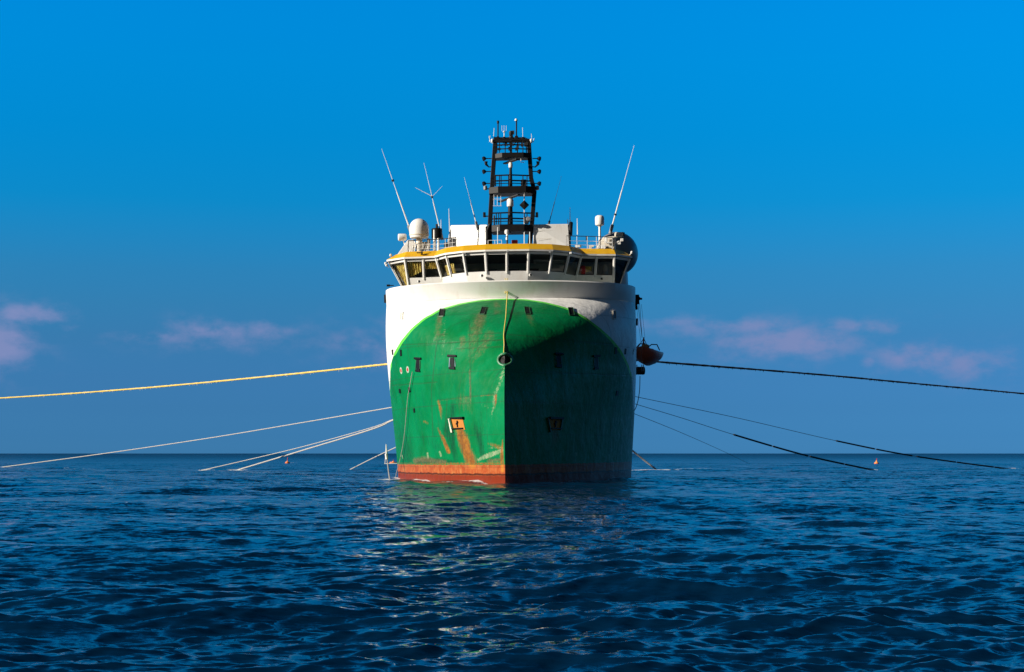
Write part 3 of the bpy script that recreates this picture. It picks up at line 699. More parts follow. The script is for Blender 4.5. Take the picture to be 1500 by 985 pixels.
# large white radome on its pedestal
o = P(614, 347.5, 17.0); k = 122 / FPX
rad = 14.2 * k
m = MB(); prof = [(rad * .55, -.10), (rad * .93, -.08), (rad * .97, 0.12), (rad, .22), (rad, rad * .9)]
prof += [(rad * math.cos(t), rad * .9 + rad * math.sin(t)) for t in [R(x) for x in range(6, 90, 7)]] + [(.02, rad * 1.9)]
m.lathe(prof, o, n=36); dome = part(m, 'satellite_dome', 'white', smooth=True)
m = MB(); m.lathe([(rad * .98, 0), (rad * 1.02, .03), (rad * 1.02, .09), (rad * .98, .12)], o + Vector((0, 0, .10)), n=36); part(m, 'flange', 'cream', dome, smooth=True)
m = MB(); m.tube([o + Vector((0, 0, -1.3)), o + Vector((0, 0, -.05))], .26, 14)
for s in (-1, 1): m.bar(o + Vector((s * .75, 0, -1.25)), o + Vector((s * .15, 0, -.25)), .07)
part(m, 'pedestal', 'cream', dome, smooth=True)
# clutter of brackets and lockers below the radome
m = MB(); m.slab([P(582, 373, 17.2), P(606, 371, 17.2), P(606, 351, 17.2), P(597, 352, 17.2)], (0, .5, 0)); part(m, 'wing_bracket', 'white', bevel=.03)
for px, py, w, h in ((603, 362, .5, .6), (622, 361, .45, .7), (628, 358, .25, .9), (655, 360, .5, .5), (664, 356, .35, .7)):
    m = MB(); m.box(P(px, py, 17.6), (w, .4, h)); part(m, 'equipment_box', 'cream', bevel=.04)
m = MB()
for i in range(9):
    px = 600 + i * 3.6; m.bar(P(px, 369, 16.8), P(px + rr.uniform(-4, 5), 352 + rr.uniform(0, 6), 16.9), .05)
part(m, 'bracket_strut', 'white')
m = MB(); o2 = P(583.5, 348, 17.3); m.lathe([(.05, -.02), (.27, 0), (.30, .06), (.30, .55), (.24, .66), (.05, .68)], o2, (1, .25, .05), 20); drum = part(m, 'white_floodlight', 'white', smooth=True)
m = MB(); m.bar(P(590, 352, 17.5), P(595, 364, 17.5), .09); part(m, 'bracket', 'white', drum)
# twin pipe vent in a black cage
m = MB()
for px in (636.5, 642): m.tube([PX_(px, 16.6, ZR - .1), P(px, 337, 16.6)], .11, 10)
vent = part(m, 'vent_pipe', 'white', smooth=True)
m = MB(); c0 = P(640, 342.5, 16.9); m.lathe([(.36, -.42), (.45, -.40), (.45, .36), (.40, .42), (.10, .44), (.10, .78), (.02, .80)], c0, n=16); part(m, 'dark_cowl', 'black', vent, smooth=True)

# white casings either side of the mast
def casing(px0, px1, py0, skew):
    y0, y1 = (19.5, 21.2) if px0 < 740 else (16.9, 18.7)
    ya, yb = (y0 + 1.8, y0) if px0 < 740 else (y0, y0 + .5)
    a, b = P(px0, 362, ya), P(px1, 362, yb); c, d = P(px1, py0, yb + .6), P(px0 + skew, py0 + .8, ya + .6)
    m = MB(); off = Vector((0, y1 - y0, 0)); lo = Vector((0, 0, -1.2))
    m.slab([a + lo, b + lo, b, c, d, a], off)
    cs_ = part(m, 'funnel_casing', 'white', bevel=.10)
    m = MB()
    for q in (.35, .7): m.bar(lerp(a, d, q) + Vector((.1, -.02, 0)), lerp(b, c, q) + Vector((-.1, -.02, 0)), .012, .02)
    part(m, 'panel_seam', 'cream', cs_)
    return cs_
casing(655, 714, 329, 5); fc = casing(781, 833.5, 328, 0)
m = MB()
for dy in (0, .5): m.tube([P(835.5, 345, 18.0 + dy), P(836, 333, 18.0 + dy), P(836.5, 327, 18.3 + dy)], .17, 10)
m.tube([P(834.5, 362, 17.6), P(834.5, 344, 17.6)], .1, 8); part(m, 'exhaust_pipe', 'black', fc, smooth=True)

# slim domed aerial on a post, right wing
p0, p1 = PX_(878.5, 16.6, ZR - .15), P(878.5, 331, 16.6)
m = MB(); m.tube([p0, p1], .10, 10); m.lathe([(.10, -.1), (.2, 0), (.2, .05)], p1, n=12); post = part(m, 'dome_post', 'white', smooth=True)
m = MB(); m.lathe([(.15, 0), (.33, .04), (.37, .12), (.38, .62), (.34, .76), (.22, .84), (.02, .86)], p1, n=20); part(m, 'small_dome', 'white', post, smooth=True)
# big dark dome and the winch housing beside it
o = P(903, 372, 23.5); m = MB(); rd = 31.5 * 128.5 / FPX
m.lathe([(rd * math.cos(R(x)), rd * math.sin(R(x))) for x in range(-80, 90, 6)] + [(.01, rd)], o, n=40); bd = part(m, 'dark_dome', 'dome_dark', smooth=True)
m = MB(); m.lathe([(rd * 1.003, -.04), (rd * 1.012, -.03), (rd * 1.012, .03), (rd * 1.003, .04)], o, (.9, -.3, .1), n=40); part(m, 'dome_seam', 'darkgrey', bd, smooth=True)
m = MB(); m.tube([Vector((o.x, o.y, ZT - .1)), Vector((o.x, o.y, o.z - rd * .8))], [1.1, .95], 20); part(m, 'dome_pedestal', 'white', bd, smooth=True)
m = MB(); m.slab([P(871, 367, 17.6), P(902, 367, 17.6), P(901, 346, 17.6), P(884, 347, 17.6)], (0, 1.2, 0)); m.box(P(907, 345, 18.2), (.75, .7, .45)); wh = part(m, 'winch_housing', 'cream', bevel=.05)
m = MB()
for px, py, w, h in ((893, 356, .5, .12), (899, 352, .3, .4), (905, 356, .5, .3), (911, 352, .25, .25), (884, 362, .4, .3), (888, 352, .2, .5)): m.box(P(px, py, 17.3), (w, .3, h))
m.tube([P(900, 366, 17.2), P(901, 357, 17.2), P(907, 354, 17.2)], .09, 8); part(m, 'winch_gear', 'white', wh, bevel=.03)
for q, sz in ((P(912, 344, 18.0), (.35, .3, .35)), (P(889, 364, 17.25), (.3, .2, .3))):
    m = MB(); m.box(q, sz); part(m, 'winch_motor', 'darkgrey', wh, bevel=.03)
m = MB(); m.bar(P(859, 352, 16.3), P(859, 346, 16.3), .10); part(m, 'rail_lamp', 'darkgrey')
m = MB(); m.bar(P(863, 366, 16.2), P(866, 361, 16.2), .2); m.box(P(866, 361, 16.2), (.4, .3, .12)); part(m, 'roof_vent', 'white')
m = MB(); m.box(P(847, 361, 16.4), (.5, .3, .18)); m.bar(P(847, 366, 16.4), P(847, 361, 16.4), .1); part(m, 'roof_vent', 'white')
for px, py in ((572, 374), (564.5, 386), (566, 388.5), (925, 370)):      # small white lamps at the wing tips
    m = MB(); m.lathe([(.03, 0), (.10, .03), (.11, .16), (.06, .22)], P(px, py + 2, 16.9), (.2, -.4, 1), 10); m.bar(P(px, py + 1, 16.95), P(px + (4 if px < 700 else -3), py + 4, 17.0), .04); part(m, 'wing_lamp', 'white', smooth=True)
m = MB(); m.box(PX_(615, 15.3, ZROOF + .42), (.5, .35, .05)); m.tube([PX_(618, 15.5, ZROOF + .3), PX_(618, 15.5, ZROOF + .75)], .06, 8); part(m, 'roof_light_bracket', 'darkgrey')

# whip aerials
def whip(a, b, r0, mat, joint=None, y=17.5):
    p, q = P(*a, y), P(*b, y); m = MB(); m.tube([p, lerp(p, q, .45), lerp(p, q, .46), q], [r0 * .8, r0 * .65, r0 * .4, r0 * .18], 7)
    w = part(m, 'whip_aerial', mat, smooth=True)
    m = MB(); m.tube([p - (q - p).normalized() * .5, p + (q - p).normalized() * .25], r0 * 1.9, 8); part(m, 'aerial_base', 'grey' if mat == 'white' else mat, w, smooth=True)
    if joint is not None:
        m = MB(); j = lerp(p, q, joint); m.tube([j - (q - p).normalized() * .07, j + (q - p).normalized() * .07], r0 * 1.5, 7); part(m, 'collar', 'darkgrey', w)
    return w
whip((600, 335), (559, 218), .075, 'white', .60); w2 = whip((646, 343), (621, 239), .065, 'white', .52)
m = MB(); j = P(633.5, 288, 17.5); m.tube([j, P(608, 275, 17.5)], [.03, .014], 6); m.tube([j, P(648, 273, 17.5)], [.02, .01], 6); part(m, 'aerial_arm', 'white', w2)
whip((698, 329), (680, 260), .06, 'white', None, 20.5); whip((804, 328), (822.5, 258), .045, 'darkgrey', None, 21); whip((896, 334), (929, 213), .075, 'white', .16)
for a, b, y in (((659, 346), (657.5, 306), 17.2), ((835, 340), (835, 304), 19.4), ((846, 344), (845.5, 320), 17), ((832, 328), (831.5, 321), 19.4), ((646, 345), (646, 322), 17.2)):
    m = MB(); m.tube([P(*a, y), P(*b, y)], [.05, .02], 7); ww = part(m, 'short_aerial', 'white', smooth=True)

# ------------------------------------------------------------------ mast
YM = 18.0; KM = (105 + YM) / FPX
mm = MB()
LEGL = [(718, 358), (717.5, 330), (720.5, 279), (721.5, 262), (725.5, 206)]; LEGR = [(776, 358), (779.5, 325), (783, 280), (778, 262), (774.5, 206)]
mast = empty('mast'); mast.parent = ship; mast.location = P(748, 358, YM)
mo = mast.location.copy()
def mp(mb, name, mat, **k):
    mb.v = [tuple(Vector(q) - mo) for q in mb.v]; return part(mb, name, mat, mast, **k)
for path in (LEGL, LEGR):
    for dy in (0,):
        m = MB()
        for (a, b) in zip(path[:-1], path[1:]): m.bar(P(*a, YM + dy), P(*b, YM + dy), .35, .36)
        mp(m, 'mast_leg', 'black', bevel=.04)
m = MB(); m.bar(P(716, 358, YM - .05), P(715.5, 332, YM - .05), .42, .5); m.tube([P(714, 357, YM - .3), P(714, 338, YM - .3), P(718, 328, YM - .3)], .14, 8); mp(m, 'leg_casing', 'black', bevel=.05)
def platform(px0, px1, py0, py1, depth=1.5, bulge=.5):
    a, b = P(px0, py1, YM - depth / 2), P(px1, py0, YM - depth / 2); w = b.x - a.x; h = b.z - a.z; m = MB()
    q = [Vector((a.x, a.y + .3, a.z)), Vector((a.x + w * .2, a.y - bulge * .2, a.z)), Vector((a.x + w * .8, a.y - bulge * .2, a.z)), Vector((b.x, a.y + .3, a.z)), Vector((b.x, a.y + depth, a.z)), Vector((a.x, a.y + depth, a.z))]
    m.slab(q, (0, 0, h)); return mp(m, 'platform', 'black', bevel=.03)
platform(725, 777, 223.5, 231.5, 1.3); platform(716, 784, 272.5, 283.5, 1.8); platform(720, 780, 328.5, 339.5, 2.0)
def mrail(px0, px1, pyb, rows, posts, y):
    m = MB()
    for py in rows: m.tube([P(px0, py + .6, y + .3), P((px0 + px1) / 2, py - .4, y - .15), P(px1, py + .6, y + .3)], .034, 6)
    for px in posts: m.tube([P(px, pyb, y + .1), P(px, rows[0], y)], .042, 6)
    mp(m, 'platform_railing', 'black')
mrail(723, 777, 224, (206.5, 213, 218.5), (731.5, 749, 766), YM - .7); mrail(721, 777, 273, (256.5, 264.5, 269), (725, 731.5, 734, 766), YM - .9); mrail(720, 780, 329, (311.5, 320, 324.5), (730.5, 733.5, 768), YM - 1.0)
mrail(723, 777, 224, (206, 212, 218), (728, 740, 758, 771), YM + .7); mrail(719, 779, 273, (257.5, 265.5), (726, 745, 772), YM + .9); mrail(720, 780, 329, (312.5, 321), (727, 746, 772), YM + 1.0)
m = MB(); m.bar(P(724, 206.5, YM), P(776, 206.5, YM), .34, .3); m.bar(P(728, 203.5, YM), P(770, 203.5, YM), .22, .22); m.bar(P(770, 203.5, YM), P(777, 210, YM), .2, .22)
for px, py, w, h in ((726, 204, .35, .3), (729.5, 203, .22, .3), (738.5, 203.5, .22, .3), (756.5, 203, .28, .4), (749, 202, .3, .4), (766, 203, .2, .2)): m.box(P(px, py, YM), (w, .3, h))
mp(m, 'top_beam', 'black', bevel=.03)
m = MB()                                               # cabling and small boxes between the top rails
for i in range(10):
    px = rr.uniform(727, 772); m.box(P(px, rr.uniform(210, 221), YM + rr.uniform(-.2, .3)), (rr.uniform(.10, .3), .2, rr.uniform(.12, .35)))
for i in range(5):
    px = 730 + i * 9; m.tube([P(px, 207, YM), P(px + 4, 214 + rr.uniform(-2, 2), YM - .1), P(px + 9, 208, YM)], .03, 5)
mp(m, 'cable_box', 'darkgrey')
m = MB(); m.bar(P(748.5, 231, YM), P(748.5, 203, YM), .2, .2); mp(m, 'centre_post', 'black')
m = MB(); m.tube([P(748, 275, YM - .3), P(748, 244, YM - .3)], [.16, .11], 10); mp(m, 'radar_post', 'black', smooth=True)
m = MB(); m.tube([P(747.5, 331, YM - .5), P(747.5, 303, YM - .5)], [.24, .19], 12); mp(m, 'radar_post', 'black', smooth=True)
def radar(px, py0, py1, y, a, b, r):
    m = MB(); m.lathe([(r * .85, 0), (r, .05), (r, .8 * (py1 - py0) * KM), (r * .7, (py1 - py0) * KM)], P(px, py1, y), n=16); o = mp(m, 'radar_gearbox', 'white', smooth=True)
    pa, pb = P(*a, y + .8), P(*b, y - .8); m = MB(); m.bar(pa, pb, .34, .12); mp(m, 'radar_scanner', 'darkgrey', bevel=.03)
radar(748, 238.5, 246, YM - .3, (739, 240), (758, 233.5), .17); radar(747.5, 291.5, 303, YM - .5, (731.5, 296), (760.5, 285.5), .28)
# arms carrying floodlights and horns on both sides
for s, (x_leg, x_tip) in ((-1, (720, 709)), (1, (780, 790))):
    for py, drop in ((232.5, 0), (251.5, 0), (269, 0)):
        m = MB(); m.bar(P(x_leg, py, YM), P(x_tip, py, YM), .07); m.lathe([(.08, -.02), (.12, .0), (.2, .22), (.03, .24)], P(x_tip - s * 2.2, py - .2, YM), (s, -.5, -.35), 10); m.bar(P(x_tip, py - 3, YM), P(x_tip, py + 1, YM), .1); mp(m, 'floodlight_arm', 'black')
    m = MB(); m.tube([P(x_leg, 244.5, YM), P(x_leg + s * 4, 245, YM), P(x_leg + s * 8, 241, YM - .1), P(x_leg + s * 8, 237, YM - .1)], [.04, .05, .12, .16], 8); mp(m, 'fog_horn', 'black', smooth=True)
    m = MB(); m.lathe([(.1, -.1), (.16, -.06), (.16, .2), (.1, .26)], P(x_leg + s * 8 - 1, 277, YM - .2), n=10); m.bar(P(x_leg - s * 2, 277, YM), P(x_leg + s * 8, 277, YM - .1), .08); mp(m, 'navigation_lamp', 'grey', smooth=True)
    m = MB(); xl = 716 if s < 0 else 780; m.bar(P(xl, 317, YM), P(xl + s * 6, 317, YM), .09); m.box(P(xl + s * 6.5, 315, YM), (.22, .22, .42)); mp(m, 'lamp_box', 'black', bevel=.03)
    m = MB(); xt = 721 if s < 0 else 778; m.lathe([(.06, -.1), (.11, 0), (.11, .12), (.04, .2)], P(xt, 207, YM - .2), n=10); m.tube([P(xt - s * 1, 210, YM), P(xt + s * 3, 208, YM), P(xt + s * 4.5, 203 if s > 0 else 200, YM)], .03, 6); mp(m, 'top_lamp', 'white', smooth=True)
# aerials at the masthead
m = MB(); m.tube([P(729.5, 203, YM), P(729.5, 181, YM)], .055, 7); m.lathe([(.05, 0), (.10, .03), (.10, .22), (.05, .26)], P(729.5, 181.5, YM), n=10); mp(m, 'masthead_aerial', 'black', smooth=True)
m = MB(); m.tube([P(756.5, 203, YM), P(756.5, 178, YM)], .06, 7); mp(m, 'masthead_aerial', 'black', smooth=True)
m = MB(); m.lathe([(.04, 0), (.12, .04), (.13, .12), (.06, .22)], P(756, 178, YM), n=10); mp(m, 'aerial_cap', 'white', smooth=True)
m = MB(); m.tube([P(738.5, 203, YM), P(738.5, 194, YM)], .04, 6); m.lathe([(.1, 0), (.13, .04), (.08, .1)], P(738.5, 194, YM), n=10)
for d in (-3.2, 0, 3.2): m.tube([P(738.5 + d, 192, YM), P(738.5 + d, 184, YM)], .016, 5)
mp(m, 'direction_finder', 'white')
m = MB(); m.lathe([(.18, 0), (.18, .12), (.10, .16), (.16, .25), (.16, .5), (.05, .58)], P(748.5, 202, YM), n=12); m.box(P(751.5, 194.5, YM), (.22, .2, .3)); mp(m, 'masthead_lamp', 'darkgrey', smooth=True)
for px, a, b in ((766, 203, 187), (723, 200, 188), (779, 205, 196), (717, 208, 199)):
    m = MB(); m.tube([P(px, a, YM), P(px + (1 if px < 730 else -.5), b, YM)], .022, 5); mp(m, 'thin_aerial', 'white')
m = MB()                                               # ladder cage hung under the middle platform, white
for px in (723.5, 728.5, 733.5): m.tube([P(px, 283, YM - .6), P(px, 302, YM - .6)], .022, 5)
for py in (283, 292, 302): m.tube([P(722, py, YM - .6), P(735, py, YM - .6)], .022, 5)
mp(m, 'ladder_cage', 'white')
m = MB(); m.tube([P(768, 285, YM - .95), P(768, 358, YM - .95)], .045, 6); mp(m, 'signal_pole', 'white')
m = MB(); m.tube([P(763, 232, YM - .6), P(763, 238, YM - .6), P(768, 238, YM - .6)], .03, 5); mp(m, 'lamp_hook', 'white')
m = MB(); m.box(P(771, 323, YM - .8), (.4, .4, .55)); m.box(P(767, 269, YM - .6), (.45, .4, .6)); m.box(P(724, 323, YM - .8), (.12, .3, .8)); mp(m, 'junction_box', 'darkgrey', bevel=.04)
m = MB(); m.lathe([(.15, -.12), (.2, 0), (.15, .12)], P(774, 321, YM - 1.0), (0, -1, 0), 12); mp(m, 'search_lamp', 'grey', smooth=True)
dsh = empty('day_shape', MAT @ P(768, 300.6, YM - 1.1)); tag(dsh, 'black diamond day shape hanging inside the mast beside its pole', 'signal shape')
m = MB(); q = 7.2 * KM; m.add([(0, 0, q), (q, 0, 0), (0, -q, 0), (-q, 0, 0), (0, q, 0), (0, 0, -q)], [(0, 1, 2), (0, 2, 3), (0, 3, 4), (0, 4, 1), (5, 2, 1), (5, 3, 2), (5, 4, 3), (5, 1, 4)])
m.build('diamond', M['black'], dsh); m = MB(); m.tube([(0, 0, q), (0, 0, q + .6)], .015, 5); m.build('halyard', M['rope_white'], dsh)
# camera post and red locker before the mast
m = MB(); p0, p1 = PX_(743, 15.2, ZR), P(743, 339, 15.2); m.tube([p0, p1], .075, 8); cp = part(m, 'camera_post', 'darkgrey', smooth=True)
m = MB(); m.lathe([(.05, -.22), (.16, -.17), (.2, 0), (.16, .15), (.05, .2)], P(742.5, 340, 15.2), n=14); m.lathe([(.08, 0), (.1, .1), (.07, .25)], P(742.5, 352, 15.1), n=10); m.lathe([(.08, 0), (.1, .1), (.07, .2)], P(743, 346.5, 15.1), n=10); part(m, 'camera', 'white', cp, smooth=True)
m = MB(); m.box(P(747, 340, 15.3), (.14, .2, .2)); part(m, 'camera_bracket', 'darkgrey', cp)
m = MB(); m.box(P(754, 354.5, 15.6), (.5, .35, .28)); part(m, 'red_locker', 'red', bevel=.05)
m = MB(); m.tube([PX_(729, 15, ZR), P(729, 333, 15)], .035, 6); m.tube([PX_(776, 15.1, ZR), P(776, 340, 15.1)], .04, 6); part(m, 'roof_stanchion', 'white')

# ------------------------------------------------------------------ fittings on the hull
def plate(px, py, w, h, skew=0., t=.03, inset=0.0, out=0.0):
    """a small plate lying on the skin; w, h in photo pixels as seen from the front"""
    c = [(px - w / 2 + skew, py - h / 2), (px + w / 2 + skew, py - h / 2), (px + w / 2 - skew, py + h / 2), (px - w / 2 - skew, py + h / 2)]
    pn = [hull_at(*q) for q in c]; n = sum((q[3] for q in pn), Vector()).normalized()
    ce = sum((q[0] for q in pn), Vector()) / 4
    qs = [q[0] + (ce - q[0]).normalized() * inset + q[3] * out for q in pn]
    return qs, n
def port(px, py, w, h, skew, name, matin='black', matrim=None, rimw=.06):
    qs, n = plate(px, py, w, h, skew)
    m = MB(); m.slab([q - n * .05 for q in qs], n * .09); o = part(m, name, matin)
    if matrim:
        m = MB()
        for a, b in zip(qs, qs[1:] + qs[:1]): m.bar(a + n * .04, b + n * .04, rimw * .55, .10)
        part(m, 'rim', matrim, o, bevel=.015)
    return o
M['rim_green'] = paint('green_rim', (.006, .10, .04), .5, .8, (.10, .05, .02), scale=3)
for px, py, sk in ((647, 459, 1.0), (708, 456, 1.5), (772.5, 456, -1.5), (837, 457, -1.0)):
    port(px, py, 7.5, 10.5, sk, 'mooring_port', 'black', 'rim_green')
port(588.5, 463.5, 3.2, 11, .3, 'side_port', 'cream', 'white', .05); port(899.5, 462, 4, 12, -.3, 'side_port', 'grey', 'cream', .05)
for px, py, w, h in ((587.5, 517, 2.4, 9), (575.3, 516, 1.5, 8), (902, 514, 3, 10), (916, 515, 2, 9), (928, 516, 1.2, 7), (607, 601, 2, 6), (600, 571, 3, 7), (904, 576, 3, 7), (586, 573, 2, 6)):
    port(px, py, w, h, -.3 if px < 750 else .3, 'scupper')
for px, py, s in ((612.5, 534, .75), (663, 531, 1.0), (818, 528, 1.0), (873, 531, .8)):        # T shaped bitts let into the plating
    body = port(px, py + 1, 5.5 * s, 16, 0, 'recessed_bitt', 'black')
    qs, n = plate(px, py - 9, 13 * s, 3, 0); m = MB(); m.slab(qs, n * .12); part(m, 'cap', 'black', body, bevel=.02)
    qs, n = plate(px, py + 9, 8.5 * s, 3.6, 0); m = MB(); m.slab(qs, n * .10); part(m, 'foot', 'black', body, bevel=.02)
    for d in (-4.2, 4.2):
        qs, n = plate(px + d * s, py + .5, .9, 13, .5 if d < 0 else -.5); m = MB(); m.slab(qs, n * .04); part(m, 'guide', 'steel' if px == 663 else 'rim_green', body)
# the ring fairlead at the stem
p, side, up, n = hull_at(740.5, 527); c = p + Vector((0, -.34, 0)); m = MB()
tor = []; NR, nr = 28, 10
for a in range(NR):
    A = 2 * math.pi * a / NR; rad_ = Vector((math.cos(A) * .48, 0, math.sin(A) * .42))
    for b in range(nr):
        B_ = 2 * math.pi * b / nr; tor.append(c + rad_ * (1 + .24 * math.cos(B_)) + Vector((0, .14 * math.sin(B_) + .5 * abs(math.cos(A)) ** 1.5 * .75, 0)))
m.add(tor, [(a * nr + b, ((a + 1) % NR) * nr + b, ((a + 1) % NR) * nr + (b + 1) % nr, a * nr + (b + 1) % nr) for a in range(NR) for b in range(nr)])
M['fairlead_paint'] = paint('fairlead_paint', (.05, .24, .12), .4, .7, (.16, .12, .07), scale=4)
bf = part(m, 'bow_fairlead', 'fairlead_paint', smooth=True)
m = MB(); ds = [c + Vector((math.cos(2 * math.pi * k / 20) * .39, .06 + .32 * abs(math.cos(2 * math.pi * k / 20)) ** 1.5, math.sin(2 * math.pi * k / 20) * .34)) for k in range(20)]
m.add([c + Vector((0, .02, 0))] + ds, [(0, 1 + k, 1 + (k + 1) % 20) for k in range(20)]); part(m, 'opening', 'black', bf)
# anchor pockets with anchors housed in them
M['rust_iron'] = paint('rusty_iron', (.50, .19, .025), .8, .6, (.16, .05, .015), scale=2.5)
for s, px, py in ((-1, 671, 621), (1, 813, 621)):
    o = port(px, py, 17, 17, -2.0 * s * -1 if s < 0 else -2.0, 'anchor_pocket', 'rust_iron')
    qs, n = plate(px, py - 8.5, 19, 2.4, 0); m = MB(); m.slab(qs, n * .22); part(m, 'hood', 'black', o, bevel=.02)
    qs, n = plate(px + 1, py + 7, 16, 1.8, 0); m = MB(); m.slab(qs, n * .16); part(m, 'lower_lip', 'black', o, bevel=.02)
    qs, n = plate(px + 8.5 * s, py, 2, 17, 1.5 * s); m = MB(); m.slab(qs, n * .14); part(m, 'side_lip', 'rim_green', o)
    qs, n = plate(px - 9.5 * -s if s < 0 else px - 9.5, py + 2, 2.0, 20, -2.0); m = MB(); m.slab(qs, n * .14); part(m, 'side_lip', 'cream' if s < 0 else 'rim_green', o)
    p, sd_, up, n = hull_at(px, py); m = MB(); m.bar(p + n * .06 + up * .22, p + n * .06 - up * .28, .10, .10)
    m.bar(p + n * .08 - up * .05 - sd_ * .14, p + n * .08 + up * .12 + sd_ * .12, .09, .10); part(m, 'anchor', 'black', o)
# red and white thruster marks
for px, py in ((587.5, 542.5), (597.5, 541)):
    p, sd_, up, n = hull_at(px, py); m = MB(); m.lathe([(.27, 0), (.27, .012)], p + n * .0, n, 20); o = part(m, 'thruster_mark', 'mark_white')
    m = MB(); m.lathe([(.14, 0), (.14, .014)], p + n * .012, n, 20); m2 = part(m, 'mark_centre', 'red', o)
# bright floodlight on the right shoulder and bits at the side
p = P(916, 433, 15.4); m = MB(); m.lathe([(.05, .2), (.13, .1), (.15, 0), (.12, -.03)], p + Vector((0, -.5, 0)), (0, 1, 0), 14); fl = part(m, 'shoulder_lamp', 'white', smooth=True)
em = NT('lit_lamp'); em.p.inputs['Emission Color'].default_value = (1, .97, .9, 1); em.p.inputs['Emission Strength'].default_value = 3
m = MB(); m.lathe([(.11, -.04), (.09, -.06)], p + Vector((0, -.5, 0)), (0, 1, 0), 14); part(m, 'lamp_lens', em.m, fl)
for px, py, w, h in ((564.5, 438, .2, .7), (569, 418.5, .3, .15), (933, 472, .15, .6)):
    m = MB(); m.box(P(px, py, 21.5), (w, .3, h)); m.bar(P(px, py, 21.5), P(px + (8 if px < 750 else -8), py, 21.5), .08); part(m, 'side_light_box', 'black', bevel=.03)

# davit holding the rescue boat
yD = 31.0; m = MB(); m.bar(P(929, 440, yD), P(938, 437, yD), .18, .3); m.bar(P(933, 432, yD), P(933.5, 446, yD), .32, .4); m.bar(P(931, 446, yD), P(932, 454, yD), .22, .3); m.box(P(939, 438, yD), (.22, .25, .18))
m.bar(P(905, 440, yD), P(933, 440, yD), .25, .3)
dv = part(m, 'boat_davit', 'black', bevel=.04)
m = MB()
for a in (934.5, 937): m.tube([P(a, 445, yD), P(940.5, 495, yD)], .022, 5)
m.tube([P(932.5, 450, yD), P(939, 503, yD)], .014, 5); m.tube([P(939.5, 446, yD), P(944.5, 494, yD)], .014, 5); part(m, 'hoist_wire', 'darkgrey', dv)

KB = (105 + yD) / FPX
rb = empty('rescue_boat', MAT @ P(946, 536, yD)); rb.rotation_euler = (R(2), R(4), R(-14)); tag(rb, 'dark orange rescue boat hanging from wires off the ship side', 'boat')
m = MB(); secs = []          # stations from the bow (towards the camera) to the stern: y, half beam, keel z, gunwale z
for y, bm_, kz, gz in ((-2.7, .04, 1.0, 1.72), (-2.35, .45, .62, 1.62), (-1.7, .86, .28, 1.5), (-.8, 1.15, .06, 1.4), (.4, 1.25, 0, 1.36), (2.2, 1.18, .05, 1.36)):
    pts = [(0, kz), (bm_ * .45, kz + .18 * (gz - kz)), (bm_ * .86, kz + .50 * (gz - kz)), (bm_ * .97, kz + .66 * (gz - kz)), (bm_ * 1.06, gz - .12), (bm_ * 1.02, gz), (bm_ * .8, gz), (bm_ * .76, gz - .3)]
    secs.append([(-a, y, b) for a, b in reversed(pts)] + [(a, y, b) for a, b in pts[1:]])
ns = len(secs[0]); v = [p for s_ in secs for p in s_]
m.add(v, [(i * ns + k, i * ns + k + 1, (i + 1) * ns + k + 1, (i + 1) * ns + k) for i in range(len(secs) - 1) for k in range(ns - 1)] + [tuple(range((len(secs) - 1) * ns, len(secs) * ns)), tuple(range(ns - 1, -1, -1))])
m.build('boat_hull', M['orange'], rb, smooth=True)
m = MB(); m.box((0, .2, 1.35), (1.7, 3.6, .06)); m.build('boat_deck', M['orange_bright'], rb)
m = MB(); m.box((-.1, -.3, 1.66), (.75, .8, .55), None, .8); m.box((-.3, .6, 1.75), (.5, .5, .5)); m.build('boat_console', M['orange_bright'], rb, bevel=.08)
m = MB(); m.tube([(.15, -1.2, 1.55), (.55, -.9, 1.95), (.95, -.3, 1.98), (1.12, .4, 1.5)], .05, 7); m.tube([(-.9, -.9, 1.5), (-.6, -.6, 1.95), (-.2, 0, 2.02)], .05, 7); m.build('grab_rail', M['black'], rb, smooth=True)
m = MB(); m.bar((-.35, 0, 1.6), (-.35, 0, 2.15), .14); m.tube([(-.75, -.9, 1.5), (-.35, 0, 2.5), (.0, 1.3, 1.5)], .035, 6); m.tube([(-.35, 0, 2.1), (-.35, 0, 2.6)], .07, 7); m.build('lifting_sling', M['red'], rb)
m = MB(); m.box((0, 2.4, 1.2), (.5, .5, .9)); m.build('outboard_motor', M['black'], rb, bevel=.08)
fd = empty('fender', MAT @ P(937, 550, yD)); tag(fd, 'dark ribbed cylindrical fender tucked under the hanging orange boat', 'fender')
m = MB(); m.lathe([(.1, -.6), (.34, -.55)] + [(.36 + (.02 if i % 2 else 0), -.5 + i * .1) for i in range(11)] + [(.34, .55), (.1, .6)], (-.1, 0, .42), (1, .15, 0), 18); m.build('fender_body', M['darkgrey'], fd, smooth=True)
m = MB()
for x in (-.3, .15, .3): m.tube([(x, -.3, .35), (x + .02, -.38, .7), (x + .03, -.2, .95)], .04, 6)
m.build('lashing', M['rope_white'], fd)
m = MB(); m.bar((-1.6, .3, .45), (-.6, .2, .45), .12); m.build('fender_bracket', M['black'], fd)

